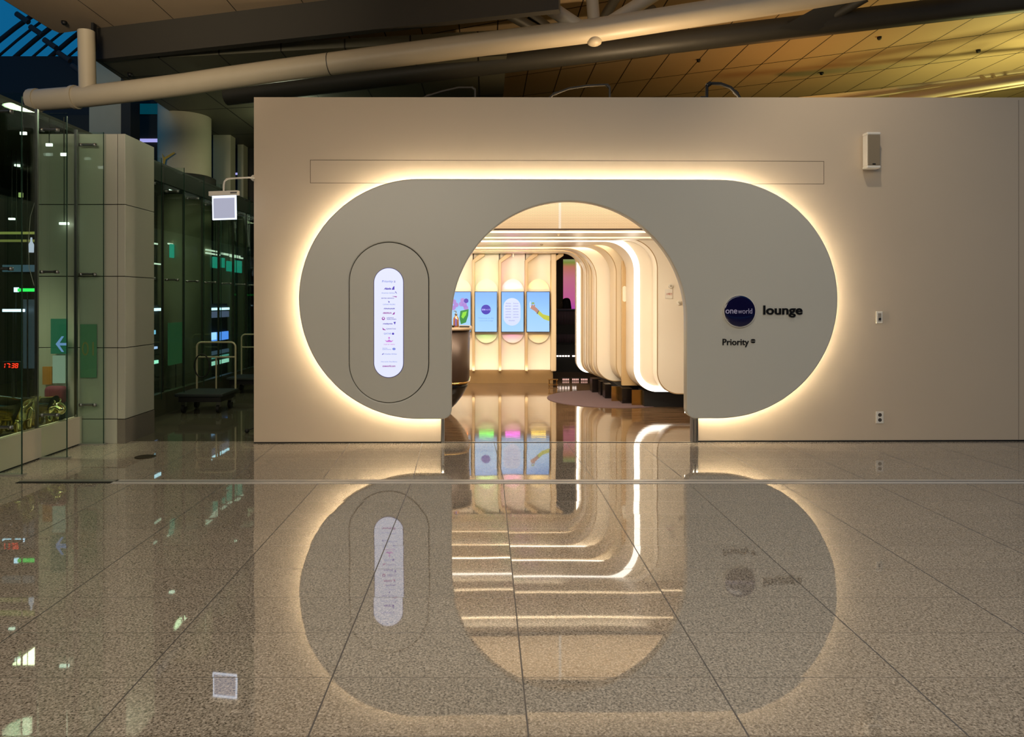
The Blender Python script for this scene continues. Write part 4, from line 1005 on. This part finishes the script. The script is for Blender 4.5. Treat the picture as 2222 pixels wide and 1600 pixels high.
t = empty('maroon_cushion', (P(118, 860, 7.7).x, 7.72, .36), 'maroon fabric heap on a stand behind the second gold statue', 'cushion')
bm = bmesh.new(); addbox(bm, P(97, 0, 7.7).x, P(142, 0, 7.7).x, 7.66, 7.78, P(0, 876, 7.7).z, P(0, 838, 7.7).z, .05, 4); bm_obj('pad', bm, M['maroon'], t, True)
box('stand', P(105, 0, 7.7).x, P(135, 0, 7.7).x, 7.68, 7.76, zs_, P(0, 874, 7.7).z, M['black'], t)
t = empty('shop_poster', (P(105, 860, 7.74).x, 7.76, .7), 'orange and cream poster panel above the maroon heap behind the glass', 'poster')
box('board', P(92, 0, 7.76).x, P(112, 0, 7.76).x, 7.76, 7.775, P(0, 835, 7.76).z, P(0, 796, 7.76).z, M['orange'], t)
box('board', P(114, 0, 7.76).x, P(140, 0, 7.76).x, 7.76, 7.775, P(0, 832, 7.76).z, P(0, 772, 7.76).z, emit('lit poster', (.42, .5, .38), .55), t)
t = empty('arrow_board_reflection', (P(126, 0, 7.74).x, 7.74, 1.0), 'green board with a pale blue arrow pointing left, behind the glass by the pillar', 'sign')
YB = 7.74
plate('board', [[pp(*q, YB) for q in rect(110, 768, 146, 692)]], emit('green board', (.01, .10, .05), .9), plane(YB), -.01, 0, t)  # reflection in the glass, built as a glowing board behind it
aw = [(121, 747), (134, 730), (139, 730), (129.5, 744.5), (146, 744.5), (146, 750), (129.5, 750), (139, 764), (134, 764)]
plate('arrow', [[pp(*q, YB) for q in aw]], emit('arrow blue', (.18, .30, .62), 1), plane(YB), .001, .003, t)
t = empty('notice_reflection', (P(190, 0, 7.8).x, 7.79, 1.0), 'faint green translucent notice with orange figures on the pillar face behind the glass', 'notice')
plate('board', [[pp(*q, 7.8) for q in rect(174, 820, 210, 704)]], mat('pale green reflection', '5E8A6A', .5), plane(7.8), -.002, .002, t)  # glass reflection painted as a thin board on the pillar
a_, b_ = pp(178, 772, 7.8), pp(204, 742, 7.8); text('lettering', '01', a_[0], b_[0], a_[1], b_[1], mat('ochre print', '8A8A58', .5), plane(7.8), .002, .004, t)
# red clock
t = empty('digital_clock', P(24, 806, 7.2), 'black digital clock with red digits 17:38 at the left picture edge', 'clock')
bm = bmesh.new(); a_, b_ = pp(4, 803, 7.2), pp(44, 785, 7.2); addbox(bm, a_[0], b_[0], a_[1], b_[1], -.05, 0, .004); bm_obj('case', bm, M['ink'], t, False, plane(7.2))
bm = bmesh.new(); addbox(bm, (a_[0]+b_[0])/2-.01, (a_[0]+b_[0])/2+.01, zs_, a_[1], -.04, -.02); bm_obj('stand', bm, M['black'], t, False, plane(7.2))
SEG = {'1': 'bc', '7': 'abc', '3': 'abgcd', '8': 'abcdefg'}
def digit(ch, x, y, w_, h_):
    sg = {'a': rect(x+1, y, x+w_-1, y+1.6), 'd': rect(x+1, y+h_-1.6, x+w_-1, y+h_), 'g': rect(x+1, y+h_/2-.8, x+w_-1, y+h_/2+.8),
          'f': rect(x, y+.8, x+1.6, y+h_/2-.8), 'e': rect(x, y+h_/2+.8, x+1.6, y+h_-.8), 'b': rect(x+w_-1.6, y+.8, x+w_, y+h_/2-.8), 'c': rect(x+w_-1.6, y+h_/2+.8, x+w_, y+h_-.8)}
    for s_ in SEG[ch]: plate('digit_segment', [[pp(q[0]+(y+h_-q[1])*.12, q[1], 7.2) for q in sg[s_]]], M['red'], plane(7.2), .001, .003, t)
digit('1', 7, 788.5, 4, 10.5); digit('7', 13.5, 788.5, 7, 10.5); digit('3', 24.5, 788.5, 6.5, 10.5); digit('8', 32.5, 788.5, 6.5, 10.5)
for y in (791, 796): plate('colon_dot', [[pp(*q, 7.2) for q in rect(21.7, y, 23.2, y+1.5)]], M['red'], plane(7.2), .001, .003, t)
def support(o, x, y, z0, z1):
    if z1 > 1.75: tube('hanger', [(x, y, z1-.002), (x, y, 3.505)], .005, M['dark'], o)
    elif z0 > .01: tube('post', [(x-.012, y+.01, 0), (x-.012, y+.01, z0+.002)], .009, M['black'], o)
# things deeper in the shop, seen through the near panes
def lit(name, px0, py0, px1, py1, Y, m, label, cat, group=None, d=.03):
    a_, b_ = P(px0, py1, Y), P(px1, py0, Y); o = box(name, a_.x, b_.x, Y, Y+d, a_.z, b_.z, m)
    support(o, (a_.x+b_.x)/2, Y+d/2, a_.z, b_.z); return tag(o, label, cat, group)
lit('exit_light', 38, 626, 80, 633, 9.0, M['green'], 'green lit exit bar inside the dark shop at the left', 'sign')
lit('exit_light', 30, 624, 38, 634, 9.0, M['bluewhite'], 'pale blue end of the lit exit bar inside the dark shop', 'sign')
lit('shelf_lamp', 5, 671, 51, 677, 8.9, M['bluewhite'], 'long blue white lamp tube inside the shop near the left edge', 'lamp')
lit('shop_beam', -80, 503, 140, 507, 9.0, emit('yellow lit cove', (.25, .27, .06), .8), 'upper thin yellow green cove across the shop ceiling', 'cove', None, .1)
lit('shop_beam', -80, 520, 140, 524, 9.2, emit('yellow lit cove', (.20, .20, .05), .8), 'lower thin yellow green cove across the shop ceiling', 'cove', None, .1)
lit('ceiling_tube', 18, 473, 30, 477, 9.0, M['whitelit'], 'short white tube high in the shop at the left edge', 'lamp')
lit('pendant_lamp', 40, 418, 47, 428, 9.0, emit('pendant', (.5, .6, .2), .8), 'small greenish pendant lamp high in the shop', 'lamp')
t = empty('white_bottle_light', P(68, 548, 9.0), 'white bottle shaped lamp with a thin wire hanging in the shop', 'lamp')
c_ = P(68, 548, 9.0); lathe('bottle', [(0, 0), (.028, 0), (.03, .1), (.012, .14), (.01, .19), (0, .19)], tuple(c_), emit('bottle lamp', (.6, .65, .8), .8), t, 20)
tube('wire', [tuple(P(x, y, 9.0)) for x, y in ((75, 440), (66, 470), (62, 520), (63, 580), (74, 620))], .004, M['alu'], t)
for i, (x, y) in enumerate(((49, 289), (105, 314), (137, 335))):
    o = lit('glass_downlight', x-6, y-3, x+7, y+3, 7.4+0*i, M['whitelit'], ['highest', 'middle', 'lowest'][i]+' of three small white lamps in a falling row behind the near glass', 'lamp', None, .02)
for i, (x, x2, y) in enumerate(((128, 147, 485), (168, 178, 490), (182, 196, 491), (200, 211, 491))):
    if i == 0: lit('ceiling_tube', x, y-2.5, x2, y+2.5, 7.75, M['whitelit'], 'short white tube lamp behind the glass left of the pillar', 'lamp')
lit('shop_signboard', 5, 575, 110, 590, 9.1, emit('dim blue panel', (.06, .12, .16), .6), 'dim bluish shop sign panel above the green exit bar', 'panel')
lit('display_column', 50, 650, 74, 800, 9.1, emit('dim grey panel', (.03, .05, .06), .6), 'dim blue grey display column behind the clock', 'panel')
# goods lamps seen through the aisle glass
YS = 8.7
def ap(px, py, X):                                    # point on a plane X = const
    Y = X*F/(px-CX); return Vector((X, Y, H-(py-CY)/F*Y))
def wallq(name, px0, py0, px1, py1, m, label, cat, group=None, X=-5.6, par_=None):
    a_, b_, c_, d_ = ap(px0, py0, X), ap(px1, py0, X), ap(px1, py1, X), ap(px0, py1, X)
    y0, y1 = a_.y, b_.y; z1 = (a_.z+b_.z)/2; z0 = (c_.z+d_.z)/2
    o = box(name, X-.03, X, min(y0, y1), max(y0, y1), z0, z1, m, par_)
    if par_ is not None: return o
    support(o, X-.015, (y0+y1)/2, z0, z1); return tag(o, label, cat, group)
TL = [(371, 387, 531, 560), (416, 432, 547, 571), (464, 475, 558, 582), (482, 488, 560, 581), (494, 503, 567, 589), (512, 525, 566, 592)]
for i, (x0, x1, y0, y1) in enumerate(TL):
    wallq('hanging_teal_sign', x0, y0, x1, y1, M['teal'], ['first', 'second', 'third', 'fourth', 'fifth', 'sixth'][i]+' from the left of the small teal signs behind the aisle glass', 'sign', 'teal hanging signs', -5.6 if x0 < 450 else -5.1)
TB = [(328, 343, 527, 530), (367, 386, 529, 532), (388, 405, 533, 536), (412, 441, 533, 537), (449, 475, 543, 546), (449, 478, 550, 553), (482, 522, 552, 556), (500, 528, 557, 560), (328, 350, 571, 574)]
for i, (x0, x1, y0, y1) in enumerate(TB):
    wallq('ceiling_tube', x0, y0, x1, y1, emit('dim tube', (.75, .85, .7), 1.2), ['upper tube lamp beside the pillar edge', 'tube lamp over the first teal sign', 'tube lamp between the first two teal signs', 'tube lamp over the second teal sign', 'short upper tube lamp over the third teal sign', 'short lower tube lamp over the third teal sign', 'long tube lamp over the fourth and fifth teal signs', 'slim tube lamp over the fifth teal sign', 'lower tube lamp beside the pillar edge'][i]+', behind the aisle glass', 'lamp', 'tube lamps behind the aisle glass', -5.62 if x0 < 445 else -5.12)
ya, yb3 = ap(457, 700, -5.2).y, ap(497, 700, -5.2).y
su = empty('shop_display_unit', (-5.3, (ya+yb3)/2, 0), 'tall shop display unit with a bright blue screen and lit shelves behind the aisle glass', 'display')
box('carcass', -5.4, -5.24, ya-.02, yb3+.02, 0, 1.52, mat('dark carcass', '14161A', .6), su)
XU = -5.2
def unit(nm, a_, b_, c_, d_, m, X=None): wallq(nm, a_, b_, c_, d_, m, '', '', None, X or XU, su)
unit('light_bar', 457, 668, 498, 673, M['bluewhite']); unit('shelf', 457, 676, 497, 689, emit('dim lilac', (.12, .14, .26), .9))
unit('screen', 456, 721, 496, 739, M['bluelit']); unit('screen_highlight', 456, 722, 470, 738, emit('blue white patch', (.35, .55, 1), 2.2), -5.165)
unit('shelf', 457, 760, 497, 768, emit('dim slate', (.06, .09, .14), .9)); unit('light_bar', 457, 772, 497, 776, emit('aqua bar', (.12, .4, .35), .9))
unit('light_bar', 457, 782, 497, 790, emit('aqua white bar', (.45, .85, .72), 1.1))
ya, yb3 = ap(328, 700, -5.6).y, ap(350, 700, -5.6).y
su = empty('shop_lamp_rack', (-5.7, (ya+yb3)/2, 0), 'slim shop rack of blue white and mint lamps right beside the pillar edge', 'rack')
box('back_board', -5.8, -5.64, ya-.02, yb3+.02, 0, 1.5, mat('dark rack board', '14161A', .6), su)
XU = -5.6
unit('lamp', 328, 669, 350, 675, M['bluewhite']); unit('lamp', 328, 717, 338, 726, emit('cyan lamp', (.2, .5, .8), 1.5))
unit('lamp', 328, 753, 342, 758, emit('blue lamp', (.4, .5, .9), 1.5)); unit('lamp', 328, 783, 344, 790, emit('mint lamp', (.4, .9, .7), 1.5))
wallq('green_display', 368, 700, 400, 790, emit('dim green', (.012, .05, .018), 1), 'large dim green display panel behind the aisle glass left of the trolleys', 'display', None, -5.05)
wallq('cabinet', 420, 640, 452, 800, mat('dark cabinet', '20241C', .6), 'tall dark shop cabinet behind the aisle glass beside the blue screen', 'cabinet', None, -5.7)
# downlights on the shop ceiling that the polished floor mirrors
for i, (x, y) in enumerate(((-5.5, 9.3), (-5.6, 10.5), (-5.4, 12.2), (-5.7, 13.5), (-5.3, 15.0), (-6.6, 10.0), (-6.7, 12.4), (-6.5, 14.6))):
    o = lathe('shop_downlight', [(0, -.02), (.05, -.02), (.05, 0), (0, 0)], (x, y, 3.5), M['whitelit'], None, 16)
    tag(o, ('%s small round downlight from the near end, in the row %s' % (['first', 'second', 'third', 'fourth', 'fifth'][i if i < 5 else i-5], 'beside the shop glass' if i < 5 else 'deeper in the shop')), 'light', 'downlights on the shop ceiling')
